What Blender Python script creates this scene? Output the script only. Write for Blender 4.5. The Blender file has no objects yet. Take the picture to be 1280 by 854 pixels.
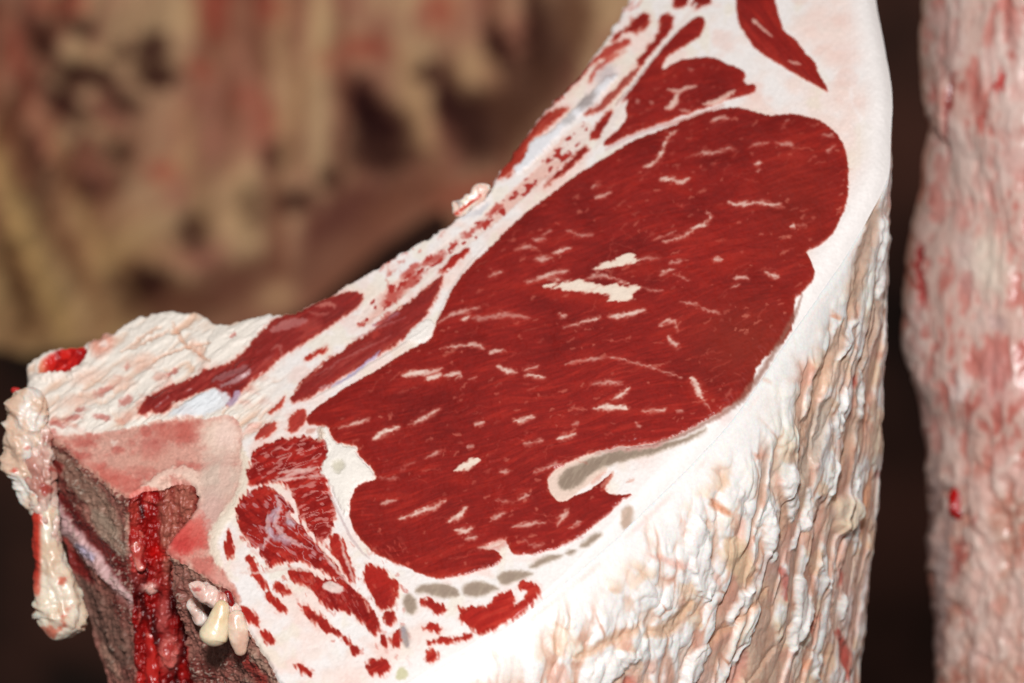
import bpy, math
import numpy as np
from mathutils import Vector, Matrix

# ------------------------------------------------------------------ camera, world, lights, exposure
S = bpy.context.scene
C = S.collection
W, H = 1280.0, 854.0
LENS = 106.0
FPX = W * LENS / 36.0
PITCH = math.radians(20)
CAM = np.array((0.0, 0.0, 1.55))
FWD = np.array((0.0, math.cos(PITCH), -math.sin(PITCH)))
UPV = np.array((0.0, math.sin(PITCH), math.cos(PITCH)))
RGT = np.array((1.0, 0.0, 0.0))

cd = bpy.data.cameras.new('camera')
co = bpy.data.objects.new('camera', cd); C.objects.link(co)
co.location = CAM; co.rotation_euler = (math.pi / 2 - PITCH, 0, 0)
cd.lens = LENS; cd.sensor_width = 36; cd.clip_start = .05; cd.clip_end = 50
cd.dof.use_dof = True; cd.dof.focus_distance = .985; cd.dof.aperture_fstop = 7.6
cd.dof.aperture_blades = 0
S.camera = co

w = bpy.data.worlds.new('World'); S.world = w; w.use_nodes = True
w.node_tree.nodes['Background'].inputs[0].default_value = (1.0, .93, .86, 1)
w.node_tree.nodes['Background'].inputs[1].default_value = .09


def area(name, loc, target, size, power, col):
    l = bpy.data.lights.new(name, 'AREA'); l.shape = 'DISK'; l.size = size; l.energy = power; l.color = col
    o = bpy.data.objects.new(name, l); C.objects.link(o); o.location = loc
    o.rotation_euler = (Vector(target) - Vector(loc)).to_track_quat('-Z', 'Y').to_euler()
    return o


area('flash_lamp', (-.03, .0, 1.84), (.03, .95, 1.2), .11, 14.2, (1.0, .985, .985))
area('sheen_light', (-.50, 1.22, 2.65), (.02, .95, 1.2), .22, .22, (1.0, .97, .95))  # added weak overhead light, gives the lean a faint moist sheen
rl = bpy.data.lights.new('carcass_fill', 'SPOT'); rl.energy = 74; rl.color = (1.0, .91, .80); rl.spot_size = math.radians(58)  # added fill spot, brightens the far carcass and misses the loin
rl.spot_blend = .6; rl.shadow_soft_size = .15
ro = bpy.data.objects.new('carcass_fill', rl); C.objects.link(ro); ro.location = (-1.0, 1.35, 2.2)
ro.rotation_euler = (Vector((-.3, 2.8, .85)) - ro.location).to_track_quat('-Z', 'Y').to_euler()

S.view_settings.view_transform = 'Standard'; S.view_settings.look = 'None'
S.view_settings.exposure = 0.0; S.view_settings.gamma = 1.0
S.render.engine = 'CYCLES'
S.cycles.max_bounces = 6; S.cycles.diffuse_bounces = 3; S.cycles.glossy_bounces = 2
S.cycles.use_denoising = True
S.cycles.sample_clamp_indirect = 4

# ------------------------------------------------------------------ numeric helpers
F32 = np.float32
rng = np.random.default_rng(7)
TAB = rng.random((16, 256, 256)).astype(F32) * 2 - 1


def noise(x, y, seed=0):
    """smooth value noise in -1..1"""
    x = np.asarray(x, F32) + F32(37.7 * seed + 1000); y = np.asarray(y, F32) + F32(91.3 * seed + 1000)
    ca, sa = F32(math.cos(.6 + seed)), F32(math.sin(.6 + seed))
    x, y = x * ca - y * sa, x * sa + y * ca
    xi = np.floor(x).astype(np.int32); yi = np.floor(y).astype(np.int32)
    fx = x - xi; fy = y - yi
    fx = fx * fx * fx * (fx * (fx * 6 - 15) + 10); fy = fy * fy * fy * (fy * (fy * 6 - 15) + 10)
    t = TAB[seed % 16]
    x0 = xi & 255; x1 = (xi + 1) & 255; y0 = yi & 255; y1 = (yi + 1) & 255
    a = t[y0, x0]; b = t[y0, x1]; c = t[y1, x0]; d = t[y1, x1]
    a = a + (b - a) * fx; c = c + (d - c) * fx
    return a + (c - a) * fy


def fbm(x, y, octv=3, seed=0, gain=.5):
    s = 0; a = 1.0; n = 0
    for k in range(octv):
        s = s + a * noise(np.asarray(x) * 2.03 ** k, np.asarray(y) * 2.03 ** k, seed + k); n += a; a *= gain
    return s / n


def worley(x, y, seed=0):
    """distance to the nearest and second nearest scattered point"""
    x = np.asarray(x, F32) + 500; y = np.asarray(y, F32) + 500
    xi = np.floor(x).astype(np.int32); yi = np.floor(y).astype(np.int32)
    f1 = np.full(x.shape, 9, F32); f2 = f1.copy()
    for j in (-1, 0, 1):
        for i in (-1, 0, 1):
            cx, cy = xi + i, yi + j
            d = np.hypot(cx + .5 + .45 * TAB[seed % 16][cy & 255, cx & 255] - x, cy + .5 + .45 * TAB[(seed + 5) % 16][cy & 255, cx & 255] - y)
            f2 = np.minimum(np.maximum(f1, d), f2); f1 = np.minimum(f1, d)
    return f1, f2


def sstep(a, b, x):
    t = np.clip((x - a) / (b - a), 0, 1)
    return t * t * (3 - 2 * t)


def mixc(a, b, t):
    a = np.asarray(a, F32); b = np.asarray(b, F32)
    return a + (b - a) * np.asarray(t, F32)[..., None]


def chaikin(p, it=2, closed=True):
    p = np.asarray(p, float)
    for _ in range(it):
        q = np.roll(p, -1, 0) if closed else p[1:]
        a = p if closed else p[:-1]
        n = np.empty((2 * len(a), 2)); n[0::2] = .75 * a + .25 * q; n[1::2] = .25 * a + .75 * q
        if not closed: n = np.vstack((p[:1], n, p[-1:]))
        p = n
    return p


def resample(p, step, closed=False):
    p = np.asarray(p, float)
    if closed: p = np.vstack((p, p[:1]))
    d = np.r_[0, np.cumsum(np.hypot(*np.diff(p, axis=0).T))]
    n = max(2, int(round(d[-1] / step)) + (0 if closed else 1))
    t = np.linspace(0, d[-1], n, endpoint=not closed)
    return np.c_[np.interp(t, d, p[:, 0]), np.interp(t, d, p[:, 1])]


def poly_sdf(x, y, p):
    """signed distance, negative inside"""
    x = np.asarray(x, F32); y = np.asarray(y, F32)
    d2 = np.full(x.shape, 1e12, F32); ins = np.zeros(x.shape, bool)
    q = np.roll(p, -1, 0)
    for (ax, ay), (bx, by) in zip(p, q):
        ex, ey = F32(bx - ax), F32(by - ay); l2 = ex * ex + ey * ey
        if l2 < 1e-9: continue
        wx = x - F32(ax); wy = y - F32(ay)
        t = np.clip((wx * ex + wy * ey) / l2, 0, 1)
        d2 = np.minimum(d2, (wx - ex * t) ** 2 + (wy - ey * t) ** 2)
        if ay != by:
            c = (ay > y) != (by > y)
            ins ^= c & (x < F32((bx - ax) / (by - ay)) * (y - F32(ay)) + F32(ax))
    d = np.sqrt(d2)
    return np.where(ins, -d, d)


def line_sdf(x, y, pts, w, taper=.25):
    """distance to a polyline of full width w, thinning towards its ends"""
    pts = np.asarray(pts, float)
    if len(pts) == 1: pts = np.vstack((pts, pts + .5))
    if len(pts) > 2: pts = chaikin(pts, 1, False)
    L = np.r_[0, np.cumsum(np.hypot(*np.diff(pts, axis=0).T))]; L = L / L[-1]
    best = np.full(np.shape(x), 1e6, F32)
    for i in range(len(pts) - 1):
        (ax, ay), (bx, by) = pts[i], pts[i + 1]
        ex, ey = bx - ax, by - ay; l2 = ex * ex + ey * ey + 1e-9
        t = np.clip(((x - ax) * ex + (y - ay) * ey) / l2, 0, 1)
        u = L[i] + t * (L[i + 1] - L[i])
        r = .5 * w * (taper + (1 - taper) * np.sqrt(np.clip(4 * u * (1 - u), 0, 1)))
        best = np.minimum(best, np.hypot(x - ax - ex * t, y - ay - ey * t) - r)
    return best


def lin(c):
    c = np.clip(np.asarray(c, F32) / 255.0, 0, 1)
    return np.where(c <= .04045, c / 12.92, ((c + .055) / 1.055) ** 2.4)


def project(P):
    d = np.asarray(P) - CAM
    z = d @ FWD
    return W / 2 + FPX * (d @ RGT) / z, H / 2 - FPX * (d @ UPV) / z, z


def ray(x, y):
    x = np.asarray(x, float); y = np.asarray(y, float)
    return FWD + RGT * ((x - W / 2) / FPX)[..., None] - UPV * ((y - H / 2) / FPX)[..., None]


# the sawn cut face is one plane, leaning up and to the left of the lens
NC = np.array((-.24, .62, .75)); NC /= np.linalg.norm(NC)
NRM = RGT * NC[0] + UPV * NC[1] - FWD * NC[2]
P0 = CAM + ray(690, 560) * .985


def on_plane(x, y):
    d = ray(x, y)
    return CAM + d * (((P0 - CAM) @ NRM) / (d @ NRM))[..., None]


# ------------------------------------------------------------------ painting the flesh's own colour and relief on vertices
class Paint:
    def __init__(s, X, Y, seed=0, fine=.5):
        s.shape = X.shape
        s.X = X.ravel().astype(F32); s.Y = Y.ravel().astype(F32); n = s.X.size
        s.col = np.zeros((n, 3), F32); s.h = np.zeros(n, F32); s.mus = np.zeros(n, F32)
        s.lab = np.zeros(n, np.int16); s.wet = np.zeros(n, F32)
        s.wx = .6 * fbm(s.X / 11, s.Y / 11, 2, 1 + seed) + fine * noise(s.X / 3.2, s.Y / 3.2, 3 + seed)
        s.wy = .6 * fbm(s.X / 11, s.Y / 11, 2, 5 + seed) + fine * noise(s.X / 3.2, s.Y / 3.2, 7 + seed)

    def _sel(s, p, pad):
        p = np.asarray(p, float)
        (x0, y0), (x1, y1) = p.min(0) - pad, p.max(0) + pad
        return np.nonzero((s.X > x0) & (s.X < x1) & (s.Y > y0) & (s.Y < y1))[0]

    def frill(s, i, f, ang):
        c, n = math.cos(math.radians(ang)), math.sin(math.radians(ang))
        a, b_ = s.X[i] * c + s.Y[i] * n, -s.X[i] * n + s.Y[i] * c
        return f * (noise(a / 9, b_ / 2.6, 2) + .7 * noise(a / 16, b_ / 5, 5) - (.45 if f > 2 else 0))

    def _put(s, i, sd, col, soft, amt, label, lift, dome, mus, prof):
        if callable(col): col = col(s.X[i], s.Y[i], sd)
        a = (1 - sstep(-soft, soft, sd)) * amt
        s.col[i] = s.col[i] + (np.asarray(col, F32) - s.col[i]) * a[:, None]
        if mus is not None: s.mus[i] += (mus - s.mus[i]) * a
        if lift: s.h[i] += lift * (1 - sstep(-max(soft, prof), soft, sd))
        if dome: s.h[i] += dome * np.sqrt(np.clip(-sd, 0, 14) / 14)
        if label is not None: s.lab[i[sd < 0]] = label
        return i, sd, a

    def fill(s, p, col, soft=1.3, warp=1.6, amt=1, label=None, lift=0, dome=0, mus=None, it=2, prof=2, feather=0, fang=-18):
        i = s._sel(p, 10 + 2 * soft)
        sd = poly_sdf(s.X[i] + s.wx[i] * warp, s.Y[i] + s.wy[i] * warp, chaikin(p, it))
        if feather: sd = sd + s.frill(i, feather, fang)
        return s._put(i, sd, col, soft, amt, label, lift, dome, mus, prof)

    def stroke(s, p, wd, col, soft=1.1, warp=1.6, amt=1, label=None, lift=0, mus=None, taper=.25, prof=2, dome=0, feather=0, fang=-18):
        i = s._sel(p, wd + 6 + 2 * soft)
        sd = line_sdf(s.X[i] + s.wx[i] * warp, s.Y[i] + s.wy[i] * warp, p, wd, taper)
        if feather: sd = sd + s.frill(i, feather, fang)
        return s._put(i, sd, col, soft, amt, label, lift, dome, mus, prof)

    def blob(s, x, y, rx, ry, ang, col, soft=.35, amt=1, warp=2, lift=0, mus=None):
        r = max(rx, ry) * 1.8
        i = s._sel([(x, y)], r + 4)
        c, n = math.cos(math.radians(ang)), math.sin(math.radians(ang))
        dx = s.X[i] + s.wx[i] * warp - x; dy = s.Y[i] + s.wy[i] * warp - y
        q = np.hypot((dx * c + dy * n) / rx, (-dx * n + dy * c) / ry)
        a = (1 - sstep(1 - soft, 1 + soft, q)) * amt
        if callable(col): col = col(s.X[i], s.Y[i], q)
        s.col[i] += (np.asarray(col, F32) - s.col[i]) * a[:, None]
        s.h[i] += lift * a
        if mus is not None: s.mus[i] += (mus - s.mus[i]) * a
        return i, q, a


# ------------------------------------------------------------------ materials
def flesh_material(name, rough_fat, rough_lean, bump, sss=0.0, grain=900, spec=.5, coat=0.0):
    m = bpy.data.materials.new(name); m.use_nodes = True
    nt = m.node_tree; N = nt.nodes; L = nt.links
    b = N['Principled BSDF']
    at = N.new('ShaderNodeAttribute'); at.attribute_name = 'flesh'
    tc = N.new('ShaderNodeTexCoord')
    n1 = N.new('ShaderNodeTexNoise'); n1.inputs['Scale'].default_value = grain; n1.inputs['Detail'].default_value = 4
    L.new(tc.outputs['Object'], n1.inputs['Vector'])
    mr = N.new('ShaderNodeMapRange'); mr.inputs[1].default_value = .3; mr.inputs[2].default_value = .7
    mr.inputs[3].default_value = .95; mr.inputs[4].default_value = 1.04
    L.new(n1.outputs[0], mr.inputs[0])
    mx = N.new('ShaderNodeMix'); mx.data_type = 'RGBA'; mx.blend_type = 'MULTIPLY'; mx.inputs[0].default_value = 1
    L.new(at.outputs['Color'], mx.inputs[6]); L.new(mr.outputs[0], mx.inputs[7])
    L.new(mx.outputs[2], b.inputs['Base Color'])
    rr = N.new('ShaderNodeMapRange'); rr.clamp = False; rr.inputs[3].default_value = rough_fat; rr.inputs[4].default_value = rough_lean
    L.new(at.outputs['Alpha'], rr.inputs[0]); L.new(rr.outputs[0], b.inputs['Roughness'])
    n2 = N.new('ShaderNodeTexNoise'); n2.inputs['Scale'].default_value = grain * .55; n2.inputs['Detail'].default_value = 5
    n2.inputs['Roughness'].default_value = .65
    L.new(tc.outputs['Object'], n2.inputs['Vector'])
    bp = N.new('ShaderNodeBump'); bp.inputs['Strength'].default_value = bump; bp.inputs['Distance'].default_value = .0007
    L.new(n2.outputs[0], bp.inputs['Height']); L.new(bp.outputs[0], b.inputs['Normal'])
    b.inputs['Specular IOR Level'].default_value = spec
    if coat:
        b.inputs['Coat Weight'].default_value = coat; b.inputs['Coat Roughness'].default_value = .12
        L.new(bp.outputs[0], b.inputs['Coat Normal'])
    if sss:
        b.inputs['Subsurface Weight'].default_value = sss
        b.inputs['Subsurface Radius'].default_value = (1.0, .55, .42); b.inputs['Subsurface Scale'].default_value = .0022
    return m


M_CUT = flesh_material('cut_flesh', .5, .35, .16, spec=.36)
M_FAT = flesh_material('outer_fat', .40, .34, .2, sss=.5, spec=.4)
M_BONE = flesh_material('sawn_bone', .6, .34, .3, spec=.4)
M_LOBE = flesh_material('soft_fat', .28, .24, .2, sss=.6, spec=.5)
M_RIBS = flesh_material('dry_flesh', .8, .7, .3, grain=200, spec=.15)
M_BACK = flesh_material('hung_flesh', .55, .24, .4, grain=300)


def mesh_obj(name, co, faces, rgba, mat, parent=None, label=None, nor=None):
    me = bpy.data.meshes.new(name)
    nf = len(faces); k = faces.shape[1]
    me.vertices.add(len(co)); me.vertices.foreach_set('co', np.ascontiguousarray(co, F32).ravel())
    me.loops.add(nf * k); me.loops.foreach_set('vertex_index', np.ascontiguousarray(faces, np.int32).ravel())
    me.polygons.add(nf)
    me.polygons.foreach_set('loop_start', np.arange(0, nf * k, k, dtype=np.int32))
    me.polygons.foreach_set('use_smooth', np.ones(nf, bool))
    a = me.attributes.new('flesh', 'FLOAT_COLOR', 'POINT')
    a.data.foreach_set('color', np.ascontiguousarray(rgba, F32).ravel())
    me.materials.append(mat); me.update(calc_edges=True)
    if nor is not None: me.normals_split_custom_set_from_vertices(np.ascontiguousarray(nor, F32))
    o = bpy.data.objects.new(name, me); C.objects.link(o)
    if parent: o.parent = parent; o.matrix_parent_inverse = PINV[parent.name]
    if label: o['label'] = label
    return o


def grid_normals(P):
    n = np.cross(np.gradient(P, axis=0), np.gradient(P, axis=1))
    return n / (np.linalg.norm(n, axis=-1, keepdims=True) + 1e-15)


PINV = {}


def empty(name, loc, label, cat):
    o = bpy.data.objects.new(name, None); C.objects.link(o); o.location = loc; o.empty_display_size = .05; o['kind'] = 'thing'
    o['label'] = label; o['category'] = cat
    PINV[o.name] = Matrix.Translation(Vector(loc)).inverted()
    return o


def grid_faces(nr, nc, wrap=False):
    i = np.arange(nr * nc).reshape(nr, nc)
    if wrap: i = np.c_[i, i[:, :1]]
    return np.stack((i[:-1, :-1], i[1:, :-1], i[1:, 1:], i[:-1, 1:]), -1).reshape(-1, 4)


# ------------------------------------------------------------------ the setting: a dark cold-store wall far behind
wn = 2
wm = bpy.data.materials.new('dark_wall'); wm.use_nodes = True
nt = wm.node_tree; b = nt.nodes['Principled BSDF']; b.inputs['Roughness'].default_value = .8
tc = nt.nodes.new('ShaderNodeTexCoord'); nz = nt.nodes.new('ShaderNodeTexNoise'); nz.inputs['Scale'].default_value = 2.6
nz.inputs['Detail'].default_value = 3
cr = nt.nodes.new('ShaderNodeValToRGB')
cr.color_ramp.elements[0].position = .40; cr.color_ramp.elements[0].color = (.02, .008, .005, 1)
cr.color_ramp.elements[1].position = .68; cr.color_ramp.elements[1].color = (.17, .06, .04, 1)
nt.links.new(tc.outputs['Object'], nz.inputs['Vector']); nt.links.new(nz.outputs[0], cr.inputs[0])
nt.links.new(cr.outputs[0], b.inputs['Base Color'])
me = bpy.data.meshes.new('back_wall')
me.from_pydata([(-3, 4.2, -2), (3, 4.2, -2), (3, 4.2, 3), (-3, 4.2, 3), (-3, 4.3, -2), (3, 4.3, -2), (3, 4.3, 3), (-3, 4.3, 3)], [],
               [(0, 1, 2, 3), (5, 4, 7, 6), (4, 0, 3, 7), (1, 5, 6, 2), (3, 2, 6, 7), (4, 5, 1, 0)])
me.materials.append(wm)
o = bpy.data.objects.new('back_wall', me); C.objects.link(o); o['kind'] = 'structure'

# ------------------------------------------------------------------ traced outline of the cut face (clockwise from the top right)
EDGE_FAT = [(1086, -60), (1094, 0), (1097, 18), (1102, 40), (1106, 62), (1110, 84), (1113, 102), (1114, 120), (1112, 145), (1112, 170),
            (1111, 200), (1106, 222), (1092, 250), (1074, 282), (1052, 318), (1030, 350), (1002, 390), (976, 426), (950, 466),
            (920, 510), (880, 555), (840, 595), (800, 635), (760, 676), (712, 720), (654, 768), (594, 808), (534, 844), (490, 872), (432, 915)]
EDGE_BONE = [(420, 915), (385, 890), (362, 868), (350, 854), (338, 835), (325, 810), (310, 790), (301, 772), (295, 755), (290, 741),
             (282, 735), (270, 728), (255, 719), (244, 714), (232, 705), (220, 698), (206, 689), (207, 682), (216, 670), (228, 656),
             (240, 641), (246, 630), (247, 618), (242, 608), (232, 603), (215, 606), (195, 611), (180, 612), (172, 614), (162, 622),
             (150, 617), (140, 610), (128, 600), (115, 590), (105, 584), (95, 574), (85, 562), (75, 552), (66, 547), (56, 546)]
EDGE_BACK = [(46, 532), (40, 512), (36, 494), (33, 478), (32, 462), (36, 450), (46, 443), (60, 437), (75, 433), (103, 431), (115, 424),
             (130, 416), (142, 416), (147, 408), (160, 400), (175, 393), (195, 391), (205, 388), (220, 387), (232, 391), (245, 386),
             (255, 393), (262, 400), (275, 403), (287, 403), (300, 398), (320, 393), (340, 391), (352, 390), (358, 392), (366, 390),
             (378, 384), (392, 378), (405, 372), (413, 369), (421, 362), (440, 352), (460, 340), (480, 328), (500, 315), (520, 303),
             (540, 292), (550, 286), (562, 279), (576, 269), (590, 257), (602, 246), (615, 234), (619, 222), (630, 205), (645, 185),
             (658, 166), (672, 147), (688, 130), (703, 113), (715, 102), (728, 88), (738, 72), (750, 57), (762, 40), (773, 24),
             (781, 4), (795, -28), (810, -60)]


def rough(p, step, amp, s1, seed):
    p = resample(chaikin(p, 1, False), step)
    t = np.gradient(p, axis=0); t /= np.hypot(*t.T)[:, None] + 1e-9
    n = np.c_[-t[:, 1], t[:, 0]]
    d = np.arange(len(p)) * step
    a = amp * (fbm(d / s1, d * 0, 3, seed, .6))
    k = np.minimum(1, np.minimum(np.arange(len(p)), np.arange(len(p))[::-1]) / 4)
    return p + n * (a * k)[:, None]


E_FAT = rough(EDGE_FAT, 1.5, .8, 34, 2)
E_BONE = rough(EDGE_BONE, 1.2, 3.2, 6, 4)
E_BACK = rough(EDGE_BACK, 2.0, 3.4, 8, 6)
OUT = np.vstack((E_FAT, E_BONE, E_BACK))
OUTC = OUT[::2]

# ------------------------------------------------------------------ CUT FACE: one fine sheet, later parted into fat, muscles, gristle, bone
ST = 1.0
gx, gy = np.meshgrid(np.arange(-4, 1126, ST), np.arange(-62, 918, ST))
GR, GC = gx.shape
cs = poly_sdf(gx[::6, ::6], gy[::6, ::6], OUTC[::2])
cu = np.repeat(np.repeat(cs, 6, 0), 6, 1)[:GR, :GC].copy()
near = np.abs(cu) < 36
cu[near] = poly_sdf(gx[near], gy[near], OUT)
SD = cu.ravel().astype(F32)

p = Paint(gx, gy, 0)
X, Y = p.X, p.Y
PARTS = {}     # label id -> (name, parent id, label)
_id = [0]


def new_part(name, parent=0, label=None):
    _id[0] += 1; PARTS[_id[0]] = (name, parent, label)
    return _id[0]


# fat
n1 = fbm(X / 60, Y / 60, 3, 2); n2 = fbm(X / 14, Y / 14, 3, 6)
p.col[:] = mixc((243, 236, 232), (246, 222, 212), sstep(-.25, .5, n1 + .25 * n2 + .4 * sstep(900, 1080, X) * (1 - sstep(180, 420, Y))))
p.col[:] = mixc(p.col, (236, 224, 214), .3 * sstep(0, .6, n2)[:])
p.h += .35 * n1 + .10 * n2 + .05 * noise(X / 4, Y / 4, 9)
p.wet[:] = .2
# veins of connective tissue in the top right fat
for q in ([(1075, 85), (1060, 120), (1078, 150), (1095, 185)], [(1040, 60), (1075, 62), (1090, 50)], [(1075, 85), (1095, 95)]):
    p.stroke(q, 5, (250, 240, 236), 3, 3, .7)
for x, y, r in ((1062, 26, 18), (1085, 45, 12), (1092, 225, 9), (1060, 70, 26), (1082, 130, 16)):
    p.blob(x, y, r, r * .6, 0, (240, 196, 182), .7, .45)


st_ = fbm(X / 34, Y / 26, 3, 10)
p.col[:] = mixc(p.col, (240, 204, 192), .5 * sstep(.12, .55, st_))
p.col[:] = mixc(p.col, (238, 226, 204), .45 * sstep(.12, .5, fbm(X / 26, Y / 30, 3, 13)))
soft_rim = sstep(560, 660, X * .6 + Y * .8) * sstep(360, 470, X)
p.col[:] = mixc(p.col, (247, 240, 236), soft_rim * sstep(-60, -12, SD))


def lean(base=(139, 30, 25), dark=(116, 23, 20), hi=(162, 40, 31), ang=-16, fr=1.0):
    c, s_ = math.cos(math.radians(ang)), math.sin(math.radians(ang))

    def f(x, y, sd):
        wob = 9 * noise(x / 90, y / 90, 4)
        a = x * c + y * s_; b_ = -x * s_ + y * c + wob
        n = fbm(a / 34, b_ / 5.0, 3, 3); m = fbm(x / 70, y / 45, 3, 8); k = noise(x / 2.4, y / 2.0, 5)
        g = noise(a / 16, b_ / 1.9, 11)
        col = mixc(base, dark, .8 * sstep(-.15, .75, m + .5 * n))
        col = mixc(col, hi, .75 * sstep(.05, .7, n - .5 * m))
        col = mixc(col, (172, 46, 36), .12 * sstep(.2, .9, g))
        col = col * (1 + .03 * k + .055 * g)[:, None]
        col = mixc(col, (196, 74, 48), .62 * fr * np.exp(-np.clip(-sd, 0, 30) / 1.9))
        return col
    return f


LEAN = lean()
BRIGHT = lean((168, 36, 29), (140, 28, 24), (196, 58, 44), -30)
DULL = lean((142, 40, 36), (116, 30, 28), (170, 66, 58), -33)
CUTFAT = (240, 222, 212)

# --- bone and cartilage of the split backbone
BONE = new_part('vertebra', 0, 'pinkish sawn vertebra')


def bone_col(x, y, sd):
    n = fbm(x / 16, y / 12, 3, 4); k = noise(x / 2.1, y / 2.1, 6); m = fbm(x / 40, y / 30, 2, 9)
    c = mixc((214, 158, 142), (196, 112, 100), sstep(-.2, .6, n + .3 * m))
    c = mixc(c, (226, 184, 166), sstep(.1, .6, m - .3 * n))
    return c * (1 + .07 * k)[:, None]


p.fill([(54, 546), (80, 543), (130, 541), (168, 533), (200, 525), (238, 521), (262, 525), (272, 520), (296, 520), (304, 540), (301, 556),
        (309, 580), (303, 612), (285, 640), (268, 660), (266, 690), (280, 716), (300, 740), (300, 770), (240, 740), (150, 660), (50, 600)],
       bone_col, 3, 2.5, label=BONE, lift=-.3, prof=4)
for q in ((224, 537, 32, 10, -10, (196, 96, 84), .7), (190, 558, 16, 14, 0, (190, 92, 84), .6), (104, 552, 16, 6, 0, (186, 84, 74), .6),
          (150, 598, 26, 10, 25, (202, 96, 84), .6), (128, 592, 24, 5, 38, (206, 112, 98), .6), (162, 617, 14, 5, 10, (214, 120, 106), .6),
          (142, 553, 4, 4, 0, (240, 214, 200), .8), (180, 575, 40, 14, -10, (216, 160, 142), .5), (95, 575, 12, 5, 40, (176, 70, 62), .6),
          (275, 548, 26, 26, -30, (238, 210, 192), .9), (283, 542, 14, 18, 0, (244, 212, 198), .8),
          (272, 600, 26, 34, 20, (214, 190, 174), .85), (262, 640, 16, 26, 20, (214, 176, 164), .8), (282, 585, 6, 26, 5, (226, 178, 164), .4),
          (236, 672, 20, 26, 35, (208, 78, 70), .9), (226, 682, 14, 10, 0, (196, 60, 56), .7), (246, 658, 8, 16, 20, (222, 116, 104), .6),
          (258, 712, 18, 8, 35, (206, 120, 108), .8), (278, 726, 16, 7, 35, (220, 160, 146), .8)):
    p.blob(q[0], q[1], q[2], q[3], q[4], q[5], .55, q[6], 5)
p.stroke([(302, 560), (309, 590), (300, 622), (282, 645), (268, 664), (265, 684), (276, 708)], 15, (238, 222, 202), 3, 3, .9, lift=.3)
p.stroke([(176, 611), (190, 604), (206, 592), (222, 587), (238, 591), (247, 606), (249, 622)], 11, (240, 206, 188), 3, 4, .85, lift=.5)
p.stroke([(162, 621), (172, 614), (182, 611), (196, 611)], 6, (226, 118, 104), 2, 3, .8, lift=.2)
p.stroke([(66, 548), (100, 579), (130, 601), (160, 620)], 4, (212, 160, 138), 2, 5, .55, lift=.3)
p.stroke([(60, 543), (110, 541), (165, 533), (215, 522), (258, 521)], 4, (224, 186, 166), 2.5, 2, .6)
i = np.nonzero(p.lab == BONE)[0]
gr = noise(X[i] / 1.7, Y[i] / 1.7, 3)
p.h[i] += .09 * gr + .18 * fbm(X[i] / 7, Y[i] / 7, 2, 5)

# --- knobbly fat and bone in the upper left corner
i = np.nonzero((X < 380) & (Y < 560) & (p.lab == 0))[0]
k = sstep(380, 300, X[i]) * sstep(555, 530, Y[i])
dd = (X[i] * .8 - Y[i] * .6); ee = (X[i] * .6 + Y[i] * .8)
hh = fbm(dd / 55 + .5 * noise(X[i] / 20, Y[i] / 20, 2), ee / 16, 4, 3, .6)
p.h[i] += 1.5 * k * hh
hc = mixc((240, 230, 218), (226, 190, 166), sstep(.0, -.55, hh))
hc = mixc(hc, (222, 160, 142), .8 * sstep(.1, .7, fbm(X[i] / 26, Y[i] / 16, 3, 12)) * sstep(445, 480, Y[i]))
p.col[i] = mixc(p.col[i], hc, k[:] if k.ndim == 1 else k)
for q in ((132, 487, 16, 4, -25), (157, 500, 9, 5, -40), (92, 522, 10, 4, -10), (128, 522, 10, 4, 10), (215, 464, 8, 3, -20), (292, 418, 4, 2, -30),
          (158, 458, 4, 3, 0), (72, 530, 12, 4, 20), (100, 512, 5, 3, 0), (60, 540, 10, 4, 10)):
    p.blob(*q, (186, 92, 82), .5, .65, 4, -.3)
for q in ((175, 452, 22, 8, -10), (110, 470, 20, 8, -20), (150, 480, 16, 9, 0), (248, 440, 18, 6, 60), (100, 500, 26, 8, -15), (180, 515, 30, 8, -8)):
    p.blob(*q, (232, 186, 164), .7, .6, 4)
for q in ([(216, 402), (222, 418), (232, 432), (255, 446), (262, 452)], [(160, 432), (180, 420), (200, 408)], [(150, 440), (190, 424), (210, 412)],
          [(240, 432), (262, 430)], [(190, 450), (225, 436), (240, 430)]):
    p.stroke(q, 4, (206, 152, 124), 2, 3, .6, lift=-.7)
HOLE = new_part('blood_pocket', 0, 'bright red blood pocket')
p.fill([(46, 464), (50, 452), (62, 444), (76, 435), (102, 432), (110, 440), (102, 452), (92, 461), (70, 466), (54, 470)],
       lambda x, y, sd: mixc(mixc((206, 34, 26), (160, 14, 14), sstep(-.2, .6, fbm(x / 9, y / 9, 2, 4))), (222, 142, 110), sstep(62, 48, x)),
       2, 2, label=HOLE, lift=-2.2, prof=6, mus=1)
p.stroke([(34, 470), (48, 472), (70, 472), (95, 466), (110, 456)], 9, (240, 226, 214), 2.5, 3, .9, lift=1.0)
p.blob(128, 430, 14, 17, 30, (226, 156, 134), .5, .9, 3, 1.2)
p.blob(131, 432, 6, 5, 0, (246, 226, 216), .6, .8, 2, .2)

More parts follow.
